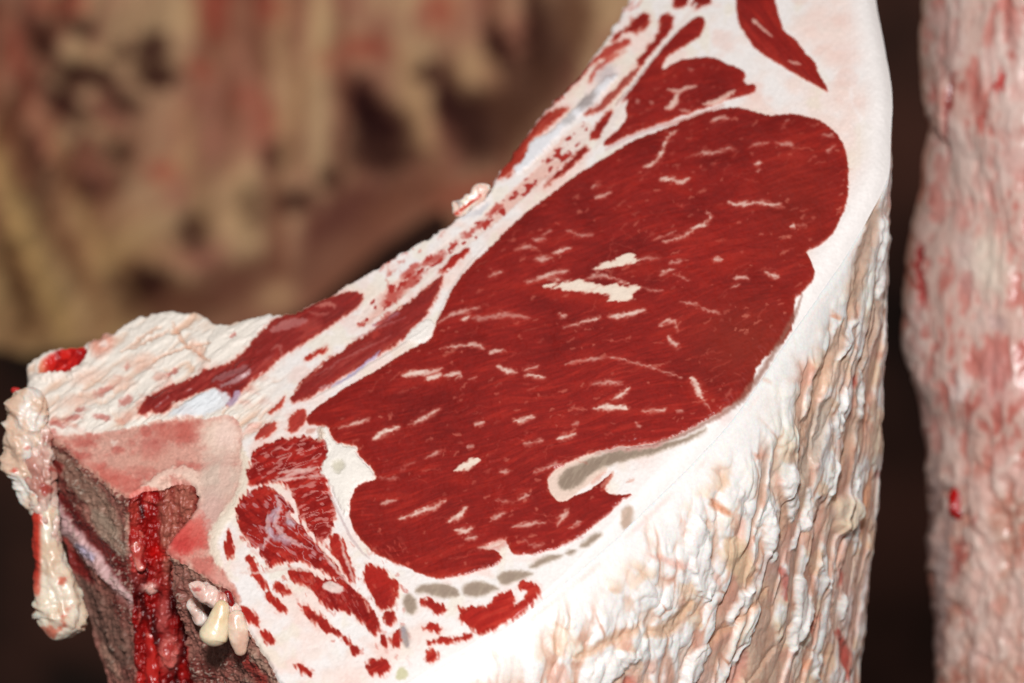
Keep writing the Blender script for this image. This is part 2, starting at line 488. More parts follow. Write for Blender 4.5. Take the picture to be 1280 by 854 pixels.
# --- muscles
EYE = new_part('eye_muscle', 0, 'big deep red eye muscle with marbling')
EYE_P = [(383, 521), (396, 510), (420, 493), (450, 475), (480, 458), (505, 442), (522, 432), (538, 425), (543, 413), (546, 400), (556, 381),
         (566, 362), (576, 347), (587, 334), (602, 319), (620, 303), (634, 289), (652, 271), (674, 254), (700, 235), (725, 216), (750, 201),
         (775, 186), (798, 173), (826, 163), (850, 153), (870, 144), (885, 139), (902, 136), (918, 135), (936, 138), (949, 143), (961, 146),
         (975, 143), (990, 142), (1006, 145), (1021, 150), (1035, 157), (1046, 167), (1054, 180), (1059, 195), (1061, 215), (1060, 235),
         (1059, 251), (1054, 268), (1046, 283), (1039, 295), (1030, 304), (1019, 311), (1007, 315), (1013, 324), (1017, 335), (1017, 345),
         (1011, 355), (1003, 365), (993, 372), (992, 386), (990, 400), (984, 412), (975, 424), (964, 435), (954, 446), (946, 456), (941, 466),
         (940, 476), (934, 486), (925, 495), (912, 505), (899, 515), (884, 525), (868, 534), (850, 544), (830, 552), (810, 556), (790, 558),
         (774, 559), (758, 563), (742, 567), (728, 572), (714, 578), (700, 585), (689, 593), (684, 603), (688, 616), (696, 626), (705, 628),
         (716, 621), (735, 614), (746, 606), (756, 598), (767, 590), (762, 602), (753, 615), (772, 620), (794, 616), (777, 626), (768, 636),
         (757, 646), (744, 656), (729, 668), (710, 680), (690, 688), (670, 693), (650, 695), (640, 692), (635, 684), (632, 674), (618, 678),
         (606, 686), (622, 690), (628, 697), (625, 705), (612, 710), (600, 712), (589, 716), (574, 721), (555, 724), (536, 721), (520, 715),
         (505, 708), (488, 701), (470, 694), (453, 678), (442, 662), (436, 642), (439, 622), (445, 608), (458, 602), (471, 600), (467, 588),
         (461, 580), (446, 568), (449, 559), (433, 556), (420, 554), (414, 545), (411, 535), (396, 532), (384, 531)]
p.fill(EYE_P, LEAN, 1.2, 1.7, label=EYE, lift=.25, dome=.55, mus=1, it=1, prof=3)
# browner, drier part at the right and a few orange blushes under the marbling
i = np.nonzero(p.lab == EYE)[0]
br = np.exp(-(((X[i] - 935) / 75) ** 2 + ((Y[i] - 430) / 55) ** 2)) + .5 * np.exp(-(((X[i] - 1000) / 60) ** 2 + ((Y[i] - 260) / 80) ** 2))
p.col[i] = mixc(p.col[i], (132, 46, 32), .6 * np.clip(br, 0, 1))
for q in ((745, 375, 60, 8, 10), (845, 238, 16, 6, 10), (690, 368, 40, 6, 8), (548, 478, 16, 6, 0), (798, 338, 34, 8, 8), (575, 600, 14, 8, 0),
          (545, 633, 30, 5, -25), (780, 385, 24, 8, 0), (915, 335, 26, 12, 0), (880, 500, 26, 12, 30), (900, 260, 12, 5, 0)):
    p.blob(*q, (180, 44, 30), .8, .35, 3)
# silvery gristle rim along the lower right border
p.stroke([(1003, 366), (992, 392), (966, 436), (942, 472), (920, 502), (886, 527), (850, 546), (812, 558)], 4.5, (150, 104, 90), 2, 1.5, .75)

CAP = new_part('cap_muscle', 0, 'smaller red cap muscle above the eye')
p.fill([(868, 22), (880, 20), (882, 33), (873, 48), (857, 57), (839, 68), (829, 80), (828, 90), (840, 82), (855, 75), (870, 72), (886, 71),
        (901, 76), (916, 82), (926, 86), (933, 92), (930, 100), (933, 106), (941, 105), (946, 110), (942, 117), (930, 120), (914, 123),
        (896, 130), (872, 139), (845, 148), (820, 157), (792, 167), (775, 176), (757, 184), (752, 178), (765, 168), (778, 157), (786, 147),
        (781, 138), (784, 128), (776, 130), (769, 137), (772, 127), (786, 111), (800, 93), (815, 76), (830, 57), (850, 36)],
       LEAN, 1.4, 1.6, label=CAP, lift=.3, dome=.4, mus=1, prof=3)
p.stroke([(757, 187), (790, 170), (825, 158), (850, 151), (880, 140), (905, 131)], 4, (206, 150, 140), 1.6, 1, .75, taper=.4)
p.stroke([(757, 187), (795, 169), (830, 157)], 4, (226, 206, 204), 1.3, 1, .8)
FLANK = new_part('flank_muscle', 0, 'curved red flank muscle in the top fat')
p.fill([(925, -58), (966, -58), (968, 0), (973, 15), (977, 30), (981, 42), (992, 47), (1000, 57), (1008, 68), (1019, 78), (1022, 90),
        (1028, 101), (1037, 115), (1030, 113), (1020, 107), (1011, 102), (1000, 96), (985, 88), (970, 78), (955, 69), (943, 60), (935, 48),
        (926, 35), (921, 20), (919, 0)], lean(ang=55), 1.4, 1.4, label=FLANK, lift=.3, dome=.4, mus=1)
for k_, (nm, pl, cf) in enumerate([
    ('rib_muscle', [(555, 345), (551, 361), (541, 382), (531, 398), (519, 409), (505, 421), (495, 431), (484, 438), (470, 446), (450, 459), (430, 471),
                    (410, 484), (395, 493), (380, 501), (366, 505), (361, 500), (370, 489), (380, 475), (395, 460), (411, 448), (430, 437), (450, 423),
                    (470, 410), (490, 395), (510, 378), (530, 362), (547, 350)], DULL),
    ('back_muscle', [(178, 506), (185, 495), (200, 487), (225, 478), (245, 470), (262, 461), (285, 456), (300, 441), (318, 426), (331, 410),
                     (345, 398), (362, 391), (385, 383), (405, 373), (425, 366), (440, 364), (452, 366), (456, 373), (448, 385), (435, 393),
                     (420, 402), (405, 413), (386, 425), (371, 438), (350, 446), (340, 460), (325, 471), (311, 481), (300, 496), (284, 509),
                     (281, 500), (270, 486), (258, 487), (245, 493), (232, 498), (216, 510), (200, 520), (190, 516), (180, 521), (171, 519)], DULL),
    ('loin_muscle', [(313, 572), (325, 560), (340, 553), (360, 549), (380, 546), (395, 548), (408, 552), (416, 560), (408, 568), (404, 580),
                     (396, 588), (409, 599), (412, 620), (418, 640), (417, 656), (410, 675), (401, 680), (395, 670), (382, 656), (375, 645),
                     (370, 625), (364, 611), (352, 605), (343, 603), (330, 604), (312, 608), (310, 600), (313, 585)], BRIGHT),
    ('loin_muscle', [(297, 640), (300, 628), (308, 618), (320, 612), (335, 611), (348, 618), (360, 626), (366, 638), (361, 645), (370, 652),
                     (378, 664), (388, 674), (397, 685), (408, 693), (418, 705), (428, 722), (440, 735), (428, 731), (412, 718), (396, 708),
                     (377, 702), (360, 700), (346, 706), (335, 708), (332, 696), (325, 690), (327, 681), (319, 683), (308, 672), (300, 658)], BRIGHT),
    ('loin_muscle', [(360, 712), (375, 713), (395, 722), (405, 727), (420, 725), (432, 730), (443, 738), (456, 748), (460, 757), (463, 768),
                     (468, 763), (474, 779), (472, 796), (465, 791), (458, 782), (450, 775), (440, 765), (425, 762), (410, 760), (400, 753),
                     (395, 743), (385, 735), (370, 728), (362, 722)], BRIGHT),
    ('lean_streak', [(413, 674), (420, 669), (428, 675), (432, 690), (440, 714), (444, 728), (436, 726), (425, 706), (415, 690)], BRIGHT),
    ('lean_streak', [(453, 719), (460, 704), (468, 709), (478, 712), (484, 725), (495, 726), (497, 740), (492, 755), (482, 759), (476, 765),
                     (468, 750), (462, 735), (455, 726)], BRIGHT),
    ('lean_streak', [(482, 766), (490, 763), (494, 767), (493, 778), (486, 782), (481, 776)], BRIGHT),
    ('lean_streak', [(491, 791), (499, 786), (502, 800), (500, 810), (492, 809), (489, 799)], BRIGHT),
    ('lean_streak', [(479, 794), (485, 798), (485, 809), (478, 804)], BRIGHT),
    ('lean_streak', [(283, 661), (290, 664), (292, 680), (290, 698), (284, 696), (281, 680)], BRIGHT),
    ('lean_streak', [(307, 697), (316, 697), (321, 712), (326, 722), (333, 735), (325, 734), (317, 720), (312, 705)], BRIGHT),
    ('lean_streak', [(343, 729), (355, 731), (362, 738), (366, 744), (355, 744), (346, 738)], BRIGHT),
    ('lean_streak', [(332, 739), (340, 741), (350, 755), (357, 764), (350, 768), (341, 757), (333, 750)], BRIGHT),
    ('lean_streak', [(374, 755), (386, 759), (400, 771), (415, 784), (427, 794), (416, 794), (400, 784), (384, 770)], BRIGHT),
    ('lean_streak', [(428, 795), (435, 797), (438, 807), (431, 804)], BRIGHT),
    ('lean_streak', [(437, 810), (447, 811), (448, 819), (440, 818)], BRIGHT),
    ('lean_streak', [(296, 759), (310, 760), (320, 770), (324, 784), (315, 781), (305, 769)], BRIGHT),
    ('lean_streak', [(325, 789), (336, 790), (346, 801), (340, 807), (330, 799)], BRIGHT),
    ('lean_streak', [(369, 829), (381, 832), (393, 841), (388, 844), (375, 841)], BRIGHT),
    ('lean_streak', [(457, 831), (470, 824), (485, 829), (488, 838), (478, 845), (465, 843)], BRIGHT),
    ('lean_streak', [(525, 752), (540, 750), (553, 756), (556, 765), (548, 768), (540, 761), (530, 758)], BRIGHT),
    ('lean_streak', [(571, 758), (580, 764), (590, 761), (600, 758), (610, 759), (619, 748), (630, 740), (640, 738), (644, 748), (641, 759),
                     (651, 756), (659, 747), (662, 738), (650, 738), (647, 730), (655, 726), (668, 729), (675, 735), (671, 748), (660, 758),
                     (645, 769), (630, 779), (615, 788), (604, 792), (594, 788), (585, 780), (577, 779), (574, 771), (580, 768)], BRIGHT),
    ('lean_streak', [(529, 783), (540, 780), (552, 785), (551, 790), (538, 788), (530, 789)], BRIGHT),
    ('lean_streak', [(532, 806), (550, 799), (570, 797), (589, 792), (590, 797), (570, 801), (550, 804)], BRIGHT),
    ('lean_streak', [(533, 821), (539, 811), (547, 817), (546, 828), (535, 828)], BRIGHT),
    ('lean_streak', [(829, 17), (842, 20), (842, 31), (835, 42), (825, 56), (812, 71), (801, 86), (794, 81), (808, 64), (818, 50), (824, 35), (825, 22)], LEAN),
    ('lean_streak', [(797, 82), (803, 86), (786, 105), (769, 123), (753, 138), (736, 144), (729, 142), (748, 131), (765, 115), (782, 97)],
     lean((166, 78, 68), (140, 54, 48), (196, 120, 108), -50)),
    ('lean_streak', [(843, -58), (875, -58), (862, 0), (858, 7), (846, 11), (839, 6)], LEAN),
    ('lean_streak', [(868, 0), (875, -58), (905, -58), (890, 1), (880, 8), (868, 13), (866, 6)], LEAN),
    ('lean_streak', [(811, 17), (813, 26), (806, 36), (796, 43), (786, 41), (779, 44), (770, 51), (761, 53), (770, 43), (785, 33), (795, 22), (803, 15)], LEAN),
    ('lean_streak', [(786, 48), (786, 58), (771, 66), (756, 73), (745, 79), (731, 91), (721, 100), (740, 74), (755, 64), (770, 52)],
     lean((184, 70, 60), (160, 46, 40), (206, 120, 108), -45)),
    ('lean_streak', [(783, 62), (772, 72), (756, 82), (742, 96), (735, 106), (738, 96), (752, 80), (768, 68)], lean((196, 96, 86), (176, 70, 62), (214, 140, 128), -45)),
    ('lean_streak', [(727, 92), (722, 104), (707, 119), (690, 134), (678, 144), (688, 130), (704, 113), (716, 101)], DULL),
    ('rib_lining', [(678, 146), (690, 138), (713, 132), (705, 143), (690, 156), (676, 168), (666, 176), (660, 187), (655, 202), (640, 216),
                    (628, 224), (619, 225), (630, 206), (645, 186), (660, 165)], lean((170, 52, 38), (130, 30, 26), (204, 96, 74), -52)),
    ('lean_streak', [(735, 170), (740, 175), (750, 171), (760, 158), (767, 145), (764, 136), (755, 143), (745, 155)], LEAN),
    ('lean_streak', [(734, 182), (737, 190), (725, 201), (710, 213), (695, 226), (679, 237), (685, 227), (700, 212), (715, 198), (726, 187)], LEAN),
    ('lean_streak', [(586, 309), (584, 317), (570, 331), (553, 343), (546, 340), (560, 328), (575, 315)], BRIGHT),
    ('lean_streak', [(379, 448), (395, 440), (411, 433), (406, 440), (392, 447), (382, 452)], BRIGHT),
    ('lean_streak', [(360, 520), (372, 510), (384, 512), (381, 532), (372, 540), (357, 541), (362, 530)], lean((176, 58, 48), (156, 40, 34), (210, 120, 104), -40)),
    ('lean_streak', [(322, 540), (335, 530), (345, 527), (347, 538), (334, 547), (318, 552)], lean((178, 66, 56), (160, 44, 36), (210, 120, 104), -40)),
    ('lean_streak', [(350, 500), (356, 494), (352, 510), (340, 517), (334, 516)], lean((190, 74, 60), (170, 50, 40), (210, 120, 104), -60)),
]):
    lb = new_part(nm)
    big = nm != 'lean_streak'
    low_ = np.mean([c[1] for c in pl]) > 545
    p.fill(pl, (234, 172, 158), 7, 4, .65)
    p.fill(pl, cf, 2.2, 2.4, feather=2.4 if low_ else 1.6, fang=68 if low_ else -45, label=lb, lift=.2, dome=.35 if big else .12, mus=1, it=2, prof=2)
    if nm == 'loin_muscle':
        # coarse fibre bundles with fat threads in the muscles beside the backbone
        i = np.nonzero(p.lab == lb)[0]
        x, y = X[i], Y[i]
        ang = {0: -18, 1: 40, 2: 60}[(k_ - 2) % 3]
        c_, s_ = math.cos(math.radians(ang)), math.sin(math.radians(ang))
        a = x * c_ + y * s_; b_ = -x * s_ + y * c_
        n = fbm(a / 20 + .6 * noise(x / 12, y / 12, 2), b_ / 5.5, 3, 5 + k_, .6)
        n = fbm(a / 26 + .8 * noise(x / 14, y / 14, 2), b_ / 7.5, 2, 5 + k_, .6)
        t = np.maximum(sstep(.11, .02, np.abs(n)) * sstep(-.35, .25, noise(x / 18, y / 18, 9)),
                       .8 * sstep(.30, .5, fbm(a / 12, b_ / 4, 2, 9 + k_))) * (.8 if k_ < 4 else .4)
        p.col[i] = mixc(p.col[i], (112, 14, 14), .5 * sstep(0, .5, fbm(a / 18, b_ / 6, 2, 3)))
        p.col[i] = mixc(p.col[i], (214, 150, 142) if k_ != 3 else (200, 150, 152), t)
        p.h[i] += .22 * n + .15 * fbm(x / 5, y / 5, 2, 8)
# loose red fibres in the fat beside the backbone and along the rib
r4 = np.random.default_rng(5)
for _ in range(260):
    if _ < 150:
        x, y = r4.uniform(300, 510), r4.uniform(660, 840); a0 = 60
        if y > 700 + (x - 300) * .9: continue
    else:
        x = r4.uniform(470, 800); y = 395 - 1.13 * (x - 440) + r4.uniform(-26, 26); a0 = -45
    a = math.radians(a0 + r4.normal(0, 18)); l = r4.gamma(2, 3.2)
    p.stroke([(x, y), (x + l * math.cos(a), y + l * math.sin(a))], r4.uniform(1.6, 4), (196, 84, 70), 1.6, 3, r4.uniform(.15, .75), feather=1, fang=a0)
for q in ([(346, 620), (352, 640), (345, 655), (352, 668), (368, 680), (385, 686)], [(335, 645), (338, 668), (330, 684)], [(362, 640), (358, 652), (368, 660)]):
    p.stroke(q, 7, (216, 178, 176), 1.6, 4, .8, lift=.3)
for q in ((342, 648, 6, 5, 0), (352, 676, 12, 5, 25), (362, 656, 6, 5, 0), (345, 640, 8, 4, -40), (340, 668, 4, 8, 0)):
    p.blob(*q, (196, 176, 188), .5, .7, 4, .3)
p.fill([(404, 730), (415, 727), (429, 733), (430, 741), (416, 744), (405, 738)], CUTFAT, 2, 2, .9, lift=.2)
for q in ([(300, 716), (330, 716), (360, 709), (390, 716), (405, 722)], [(412, 668), (402, 690), (420, 712), (436, 730)], [(384, 598), (360, 600), (340, 603)],
          [(445, 735), (432, 700), (425, 672)]):
    p.stroke(q, 4, (232, 206, 196), 1.5, 2, .7)
p.stroke([(348, 594), (375, 588), (398, 586)], 4, (228, 190, 180), 1.4, 2, .8)
p.stroke([(345, 603), (368, 592), (395, 588)], 3, (224, 180, 170), 1.4, 2, .7)
p.stroke([(385, 598), (400, 596), (408, 597)], 4, (220, 176, 168), 1.4, 2, .7)
# silver skin on rib and back muscles
for q, wd, cc, am in (([(415, 484), (440, 470), (462, 452), (476, 440)], 4, (176, 164, 200), .85), ([(398, 487), (425, 478)], 3, (200, 160, 165), .6),
                      ([(465, 408), (480, 402), (498, 392)], 6, (168, 120, 136), .6), ([(440, 425), (470, 412), (508, 398)], 2.5, (196, 130, 130), .5),
                      ([(395, 470), (420, 455), (450, 440), (490, 420)], 2.2, (190, 120, 116), .5), ([(265, 478), (285, 470), (310, 460)], 9, (170, 120, 122), .6),
                      ([(300, 490), (292, 500), (284, 506)], 9, (180, 160, 184), .85), ([(275, 484), (295, 478), (315, 465)], 6, (192, 172, 176), .6),
                      ([(340, 415), (360, 405), (385, 402)], 11, (192, 128, 124), .65), ([(395, 385), (410, 380), (420, 385)], 5, (214, 140, 126), .6),
                      ([(340, 440), (350, 430), (352, 445)], 4, (200, 140, 130), .4), ([(385, 392), (400, 396), (412, 392)], 4, (196, 110, 100), .5)):
    p.stroke(q, wd, cc, 1.8, 2.5, am, lift=.15)
p.fill([(206, 520), (222, 512), (243, 499), (262, 487), (278, 488), (289, 496), (281, 510), (262, 518), (238, 521)], (228, 232, 236), 3, 3, .9, lift=.3)
p.fill([(214, 506), (220, 500), (222, 508), (228, 512), (218, 512)], (230, 190, 174), 1.5, 2, .8)

# --- cartilage and gristle of the rib
p.fill([(690, 165), (715, 141), (740, 116), (765, 92), (775, 95), (752, 118), (728, 142), (710, 158), (695, 173), (680, 190), (668, 202), (655, 213),
        (643, 219), (642, 209), (652, 205), (660, 190), (668, 176)], (232, 232, 236), 2.5, 3, .9, lift=.7)
for q in ((734, 127, 14, 7, -45, (160, 146, 142)), (757, 93, 14, 9, -40, (204, 190, 190)), (712, 152, 8, 4, -40, (190, 184, 182)), (600, 262, 12, 4, -38, (206, 204, 208)),
          (528, 298, 10, 3, -30, (200, 200, 200)), (583, 268, 8, 4, -30, (214, 214, 218)), (544, 290, 6, 3, -30, (190, 188, 186))):
    p.blob(*q, .6, .8, 4)
RIB = new_part('rib', 0, 'long sawn rib with red marrow speckles')
RIBP = [(735, 148), (742, 165), (722, 186), (702, 206), (682, 223), (662, 241), (642, 259), (617, 281), (592, 301), (566, 321), (546, 336),
        (526, 353), (506, 369), (481, 389), (461, 404), (447, 412), (444, 404), (453, 386), (470, 371), (490, 354), (510, 338), (530, 323), (552, 307),
        (575, 291), (595, 275), (615, 259), (635, 242), (655, 225), (675, 206), (690, 188), (710, 164)]


def rib_col(x, y, sd):
    a = x * .77 - y * .64; b_ = x * .64 + y * .77
    n = fbm(a / 9, b_ / 4.6, 2, 4, .5); m = noise(a / 60, b_ / 20, 7)
    c = mixc((240, 220, 210), (234, 190, 176), sstep(-.3, .5, m))
    return mixc(c, (172, 48, 40), sstep(.2, .34, n + .15 * m - .3 * sstep(-5, 0, sd)))


p.fill(RIBP, rib_col, 2, 2, label=RIB, lift=-.15)
i = np.nonzero(p.lab == RIB)[0]
p.h[i] += .15 * fbm(X[i] / 4, Y[i] / 4, 2, 3)
# marrow-red scraps near the rib's root
for q in ((480, 400, 14, 4, -38), (468, 418, 8, 3, -35), (452, 405, 6, 3, -40), (490, 372, 14, 8, -38), (515, 352, 18, 6, -38), (541, 324, 16, 6, -30), (513, 338, 14, 5, -36),
          (568, 306, 7, 4, -40), (586, 290, 10, 4, -30), (604, 280, 9, 4, -38), (618, 262, 12, 4, -42)):
    p.blob(q[0], q[1], q[2], q[3], q[4], rib_col, .6, 0) if False else p.blob(*q, (180, 60, 50), .45, .75, 5)

GRIST = []


def gristle(pl, col=(158, 138, 122), soft=3.2, **k):
    lb = new_part('gristle'); GRIST.append(lb)

    def f(x, y, sd):
        st = noise((x * .9 + y * .5) / 3.0, (y * .9 - x * .5) / 14, 6)
        c = mixc(col, (176, 158, 138), .5 * sstep(-.1, .8, st))
        return mixc(c, (206, 186, 168), .6 * np.exp(-np.clip(-sd, 0, 20) / 2))
    return p.fill(pl, f, soft, 1.6, label=lb, lift=.1, mus=.6, **k)


# pale fat sheath round the big gristle, then the gristle
p.fill([(684, 603), (690, 592), (702, 583), (722, 573), (745, 566), (765, 562), (740, 575), (765, 585), (740, 602), (722, 616), (704, 628), (694, 625), (687, 615)],
       (232, 206, 190), 2, 2, 1, lift=.15)
gristle([(696, 604), (700, 593), (715, 583), (735, 574), (755, 568), (768, 563), (790, 561), (815, 559), (838, 553), (862, 545), (884, 532),
         (880, 540), (861, 552), (836, 562), (811, 570), (790, 575), (770, 580), (751, 586), (739, 593), (728, 604), (713, 614), (702, 613)], (148, 128, 112))
p.stroke([(745, 568), (770, 563), (800, 561), (830, 556)], 5, (196, 152, 142), 1.6, 3, .7, lift=.2)
for pl in ([(517, 738), (528, 730), (550, 728), (565, 730), (573, 738), (577, 745), (562, 748), (548, 748), (535, 742), (521, 743)],
           [(577, 736), (585, 727), (600, 725), (615, 730), (627, 737), (615, 740), (605, 745), (590, 747), (580, 744)],
           [(620, 721), (630, 714), (645, 712), (660, 714), (669, 718), (656, 723), (646, 725), (636, 732), (625, 730)],
           [(658, 709), (674, 698), (690, 693), (706, 693), (696, 700), (681, 705), (668, 711)],
           [(704, 692), (714, 686), (722, 688), (712, 696)],
           [(721, 684), (735, 672), (748, 665), (755, 668), (745, 676), (732, 686)],
           [(503, 746), (512, 741), (521, 751), (523, 763), (515, 771), (505, 763)]):
    gristle(pl)
gristle([(777, 637), (788, 630), (792, 635), (788, 650), (780, 658), (774, 655)], (196, 168, 150))
gristle([(501, 780), (508, 784), (514, 800), (511, 814), (503, 804), (499, 790)], (158, 146, 152))
p.fill([(493, 848), (500, 830), (513, 843), (500, 852)], (206, 200, 160), 2, 2, .9)
for q, wd in (([(752, 610), (760, 600), (767, 590)], 6), ([(740, 604), (752, 594), (757, 590)], 4), ([(783, 603), (792, 598)], 4)):
    p.stroke(q, wd, (214, 150, 130), 1.6, 2, .55)

# big knot of white fat between eye and backbone, with its thread downwards
p.fill([(399, 535), (410, 533), (413, 545), (421, 556), (434, 559), (448, 561), (445, 569), (460, 582), (466, 590), (468, 599), (450, 604), (440, 612), (436, 630),
        (434, 648), (426, 636), (420, 622), (413, 604), (399, 590), (405, 578), (412, 565), (405, 552)], (246, 238, 228), 2, 2.5, 1, lift=.5, dome=.6)
p.blob(424, 584, 8, 8, 0, (206, 198, 176), .5, .8, 3, -.8)
p.stroke([(410, 615), (425, 645), (438, 672), (452, 690), (462, 698)], 3, (200, 178, 176), 1.3, 1, .7, lift=-.25)
p.stroke([(400, 536), (404, 548), (398, 551)], 8, (222, 200, 180), 2, 2, .8, lift=.6)
p.stroke([(383, 540), (395, 536)], 6, (212, 160, 146), 2, 2, .8)

# band of gristly fat between the eye and the rib muscle
p.stroke([(390, 500), (430, 478), (480, 446), (520, 422), (536, 410)], 3, (206, 190, 182), 1.5, 1, .5, lift=.25)
p.stroke([(545, 404), (556, 375), (580, 338), (606, 308)], 2.4, (222, 206, 200), 1.4, 1, .6, lift=.2)
p.fill([(505, 424), (520, 408), (533, 400), (545, 404), (542, 418), (530, 426), (515, 430)], (244, 236, 228), 2, 2, .9, lift=.4, dome=.3)

# --- marbling in the eye: every larger fleck is a piece of its own
FLECKS = [
    ([(846, 165), (832, 178), (827, 195), (818, 205), (806, 212)], 5, 1), ([(825, 227), (840, 224), (852, 231), (863, 226)], 7, 1),
    ([(741, 236), (753, 233)], 4, .7), ([(744, 248), (755, 247), (763, 242)], 5, .9), ([(668, 302), (684, 300)], 6, .6),
    ([(678, 296), (690, 289)], 4, .5), ([(710, 290), (722, 297), (742, 297)], 5, .55), ([(644, 315), (660, 311), (673, 312)], 6, .7),
    ([(668, 327), (692, 323)], 7, .75), ([(692, 319), (715, 312)], 5, .85), ([(611, 348), (628, 342)], 6, .75),
    ([(658, 354), (678, 350), (692, 343), (712, 341)], 6, .85), ([(685, 351), (700, 352), (720, 353)], 3, .8),
    ([(735, 349), (755, 346), (772, 350), (782, 356)], 4, .7), ([(800, 362), (815, 364), (830, 365)], 3, .6),
    ([(800, 327), (812, 325), (827, 326)], 6, .65), ([(761, 398), (785, 395), (806, 390)], 7, .95), ([(706, 411), (728, 406), (750, 399)], 5, .9),
    ([(698, 396), (709, 395)], 5, .8), ([(590, 401), (620, 397), (642, 396), (664, 399)], 9, .5), ([(578, 402), (588, 397)], 7, .9),
    ([(547, 404), (570, 393), (602, 387)], 6, .7), ([(551, 437), (570, 434), (584, 434)], 5, .85), ([(585, 434), (596, 433), (607, 436)], 6, .85),
    ([(612, 443), (630, 440)], 6, .85), ([(504, 472), (525, 466), (545, 468), (553, 462)], 8, 1), ([(533, 476), (543, 474), (553, 469)], 8, 1),
    ([(555, 473), (568, 468), (579, 471), (571, 476)], 6, .95), ([(586, 475), (597, 472)], 3, .7), ([(622, 460), (632, 466), (647, 467)], 8, .9),
    ([(656, 465), (675, 459)], 5, .9), ([(656, 471), (668, 471), (682, 473)], 7, .95), ([(424, 538), (445, 531), (464, 525)], 5, .8),
    ([(468, 552), (480, 543), (502, 536)], 9, 1), ([(512, 534), (530, 526), (551, 512)], 6, .9), ([(532, 575), (545, 568), (555, 563)], 5, .7),
    ([(642, 528), (655, 526), (670, 522)], 7, .95), ([(655, 557), (680, 551)], 5, .8), ([(697, 551), (708, 547), (721, 543)], 7, .95),
    ([(585, 561), (593, 560)], 5, .6), ([(594, 532), (607, 531)], 6, .75), ([(765, 501), (778, 497), (788, 486)], 7, .95),
    ([(743, 514), (760, 510), (785, 512)], 11, 1), ([(802, 516), (833, 515)], 5, .85), ([(845, 516), (855, 516)], 3, .6),
    ([(708, 456), (740, 450), (770, 449), (800, 457), (825, 464), (852, 474)], 4, .65), ([(864, 474), (872, 485), (878, 500)], 11, .95),
    ([(876, 496), (882, 506), (890, 516)], 4, .6), ([(740, 482), (760, 479), (780, 481)], 5, .6), ([(849, 379), (866, 382), (884, 389), (902, 396)], 4, .65),
    ([(824, 411), (832, 405), (844, 402)], 5, .8), ([(843, 404), (848, 416)], 3, .6), ([(837, 423), (842, 430), (848, 436)], 7, .8),
    ([(824, 345), (834, 342), (843, 339)], 6, .8), ([(842, 345), (862, 353)], 3, .6), ([(837, 331), (852, 328)], 4, .75),
    ([(891, 327), (903, 327)], 8, .75), ([(918, 350), (930, 348), (937, 352)], 5, .75), ([(914, 362), (926, 357)], 4, .7),
    ([(955, 341), (965, 346), (975, 349)], 7, .85), ([(910, 254), (925, 259), (940, 254), (960, 257), (981, 260)], 6, .95),
    ([(829, 303), (852, 300), (864, 291), (880, 282), (890, 273), (884, 266)], 5, .95), ([(818, 301), (846, 291)], 3, .6),
    ([(988, 285), (994, 285)], 8, .85), ([(996, 285), (1008, 283)], 3, .6), ([(945, 206), (952, 206)], 7, .85), ([(945, 216), (951, 215)], 5, .6),
    ([(860, 198), (880, 193), (900, 191), (921, 187)], 5, .75), ([(938, 186), (961, 181)], 4, .7), ([(968, 180), (980, 182), (992, 184)], 5, .6),
    ([(1034, 192), (1046, 182)], 4, .6), ([(890, 153), (900, 149), (912, 151)], 7, .75), ([(978, 163), (986, 150)], 4, .5),
    ([(1028, 170), (1043, 172)], 4, .5), ([(499, 651), (525, 643), (540, 637), (558, 627)], 7, .9), ([(477, 632), (497, 628)], 6, .7),
    ([(560, 655), (575, 647), (584, 636)], 9, .95), ([(568, 664), (580, 666), (592, 661)], 8, .9), ([(582, 676), (598, 672)], 7, .85),
    ([(614, 653), (632, 643)], 7, .75), ([(640, 661), (660, 659), (682, 655)], 6, .75), ([(696, 661), (704, 648), (713, 636)], 8, .85),
    ([(647, 628), (662, 621)], 7, .75), ([(620, 628), (634, 630), (648, 628)], 4, .5), ([(668, 594), (690, 584), (704, 579)], 5, .75),
    ([(712, 661), (727, 654)], 6, .6), ([(624, 593), (638, 590)], 6, .65), ([(598, 687), (615, 684), (634, 674)], 9, .8),
    ([(655, 676), (666, 684), (680, 682)], 6, .5), ([(715, 533), (724, 530)], 6, .5), ([(795, 530), (800, 538)], 5, .5),
    ([(500, 590), (520, 580)], 3, .4), ([(473, 598), (500, 600)], 3, .5),
]


def fleck_col(x, y, sd):
    c = mixc((236, 210, 196), (206, 128, 110), .75 * np.exp(-np.clip(-sd, 0, 9) / 1.3))
    c = mixc(c, (212, 160, 146), .5 * sstep(0, .6, noise(x / 4, y / 3, 6)))
    return c


for pts, wd, am in FLECKS:
    lb = new_part('fat_fleck', EYE)
    p.stroke(pts, wd * 1.7, (172, 54, 42), 4, 3, .4 * am, taper=.3)
    i, sd, a = p.stroke(pts, wd * .78, fleck_col, 2.7, 2.4, am, label=lb, lift=.06, mus=.4, taper=.1, feather=1.3)
for pl in ([(672, 360), (700, 356), (720, 351), (740, 355), (770, 358), (792, 358), (802, 362), (791, 369), (795, 376), (780, 378), (753, 382),
            (766, 373), (750, 370), (720, 367), (700, 363)],
           [(736, 339), (752, 331), (768, 327), (772, 319), (795, 318), (796, 325), (804, 328), (786, 332), (765, 337), (750, 341)],
           [(565, 592), (577, 579), (603, 573), (591, 588), (576, 592)]):
    lb = new_part('fat_fleck', EYE)
    p.fill(pl, lambda x, y, sd: mixc((240, 222, 204), (216, 150, 130), .7 * np.exp(-np.clip(-sd, 0, 9) / 1.2)), 1.6, 2.0, 1, label=lb, lift=.08, mus=.2, it=1, feather=2.0)
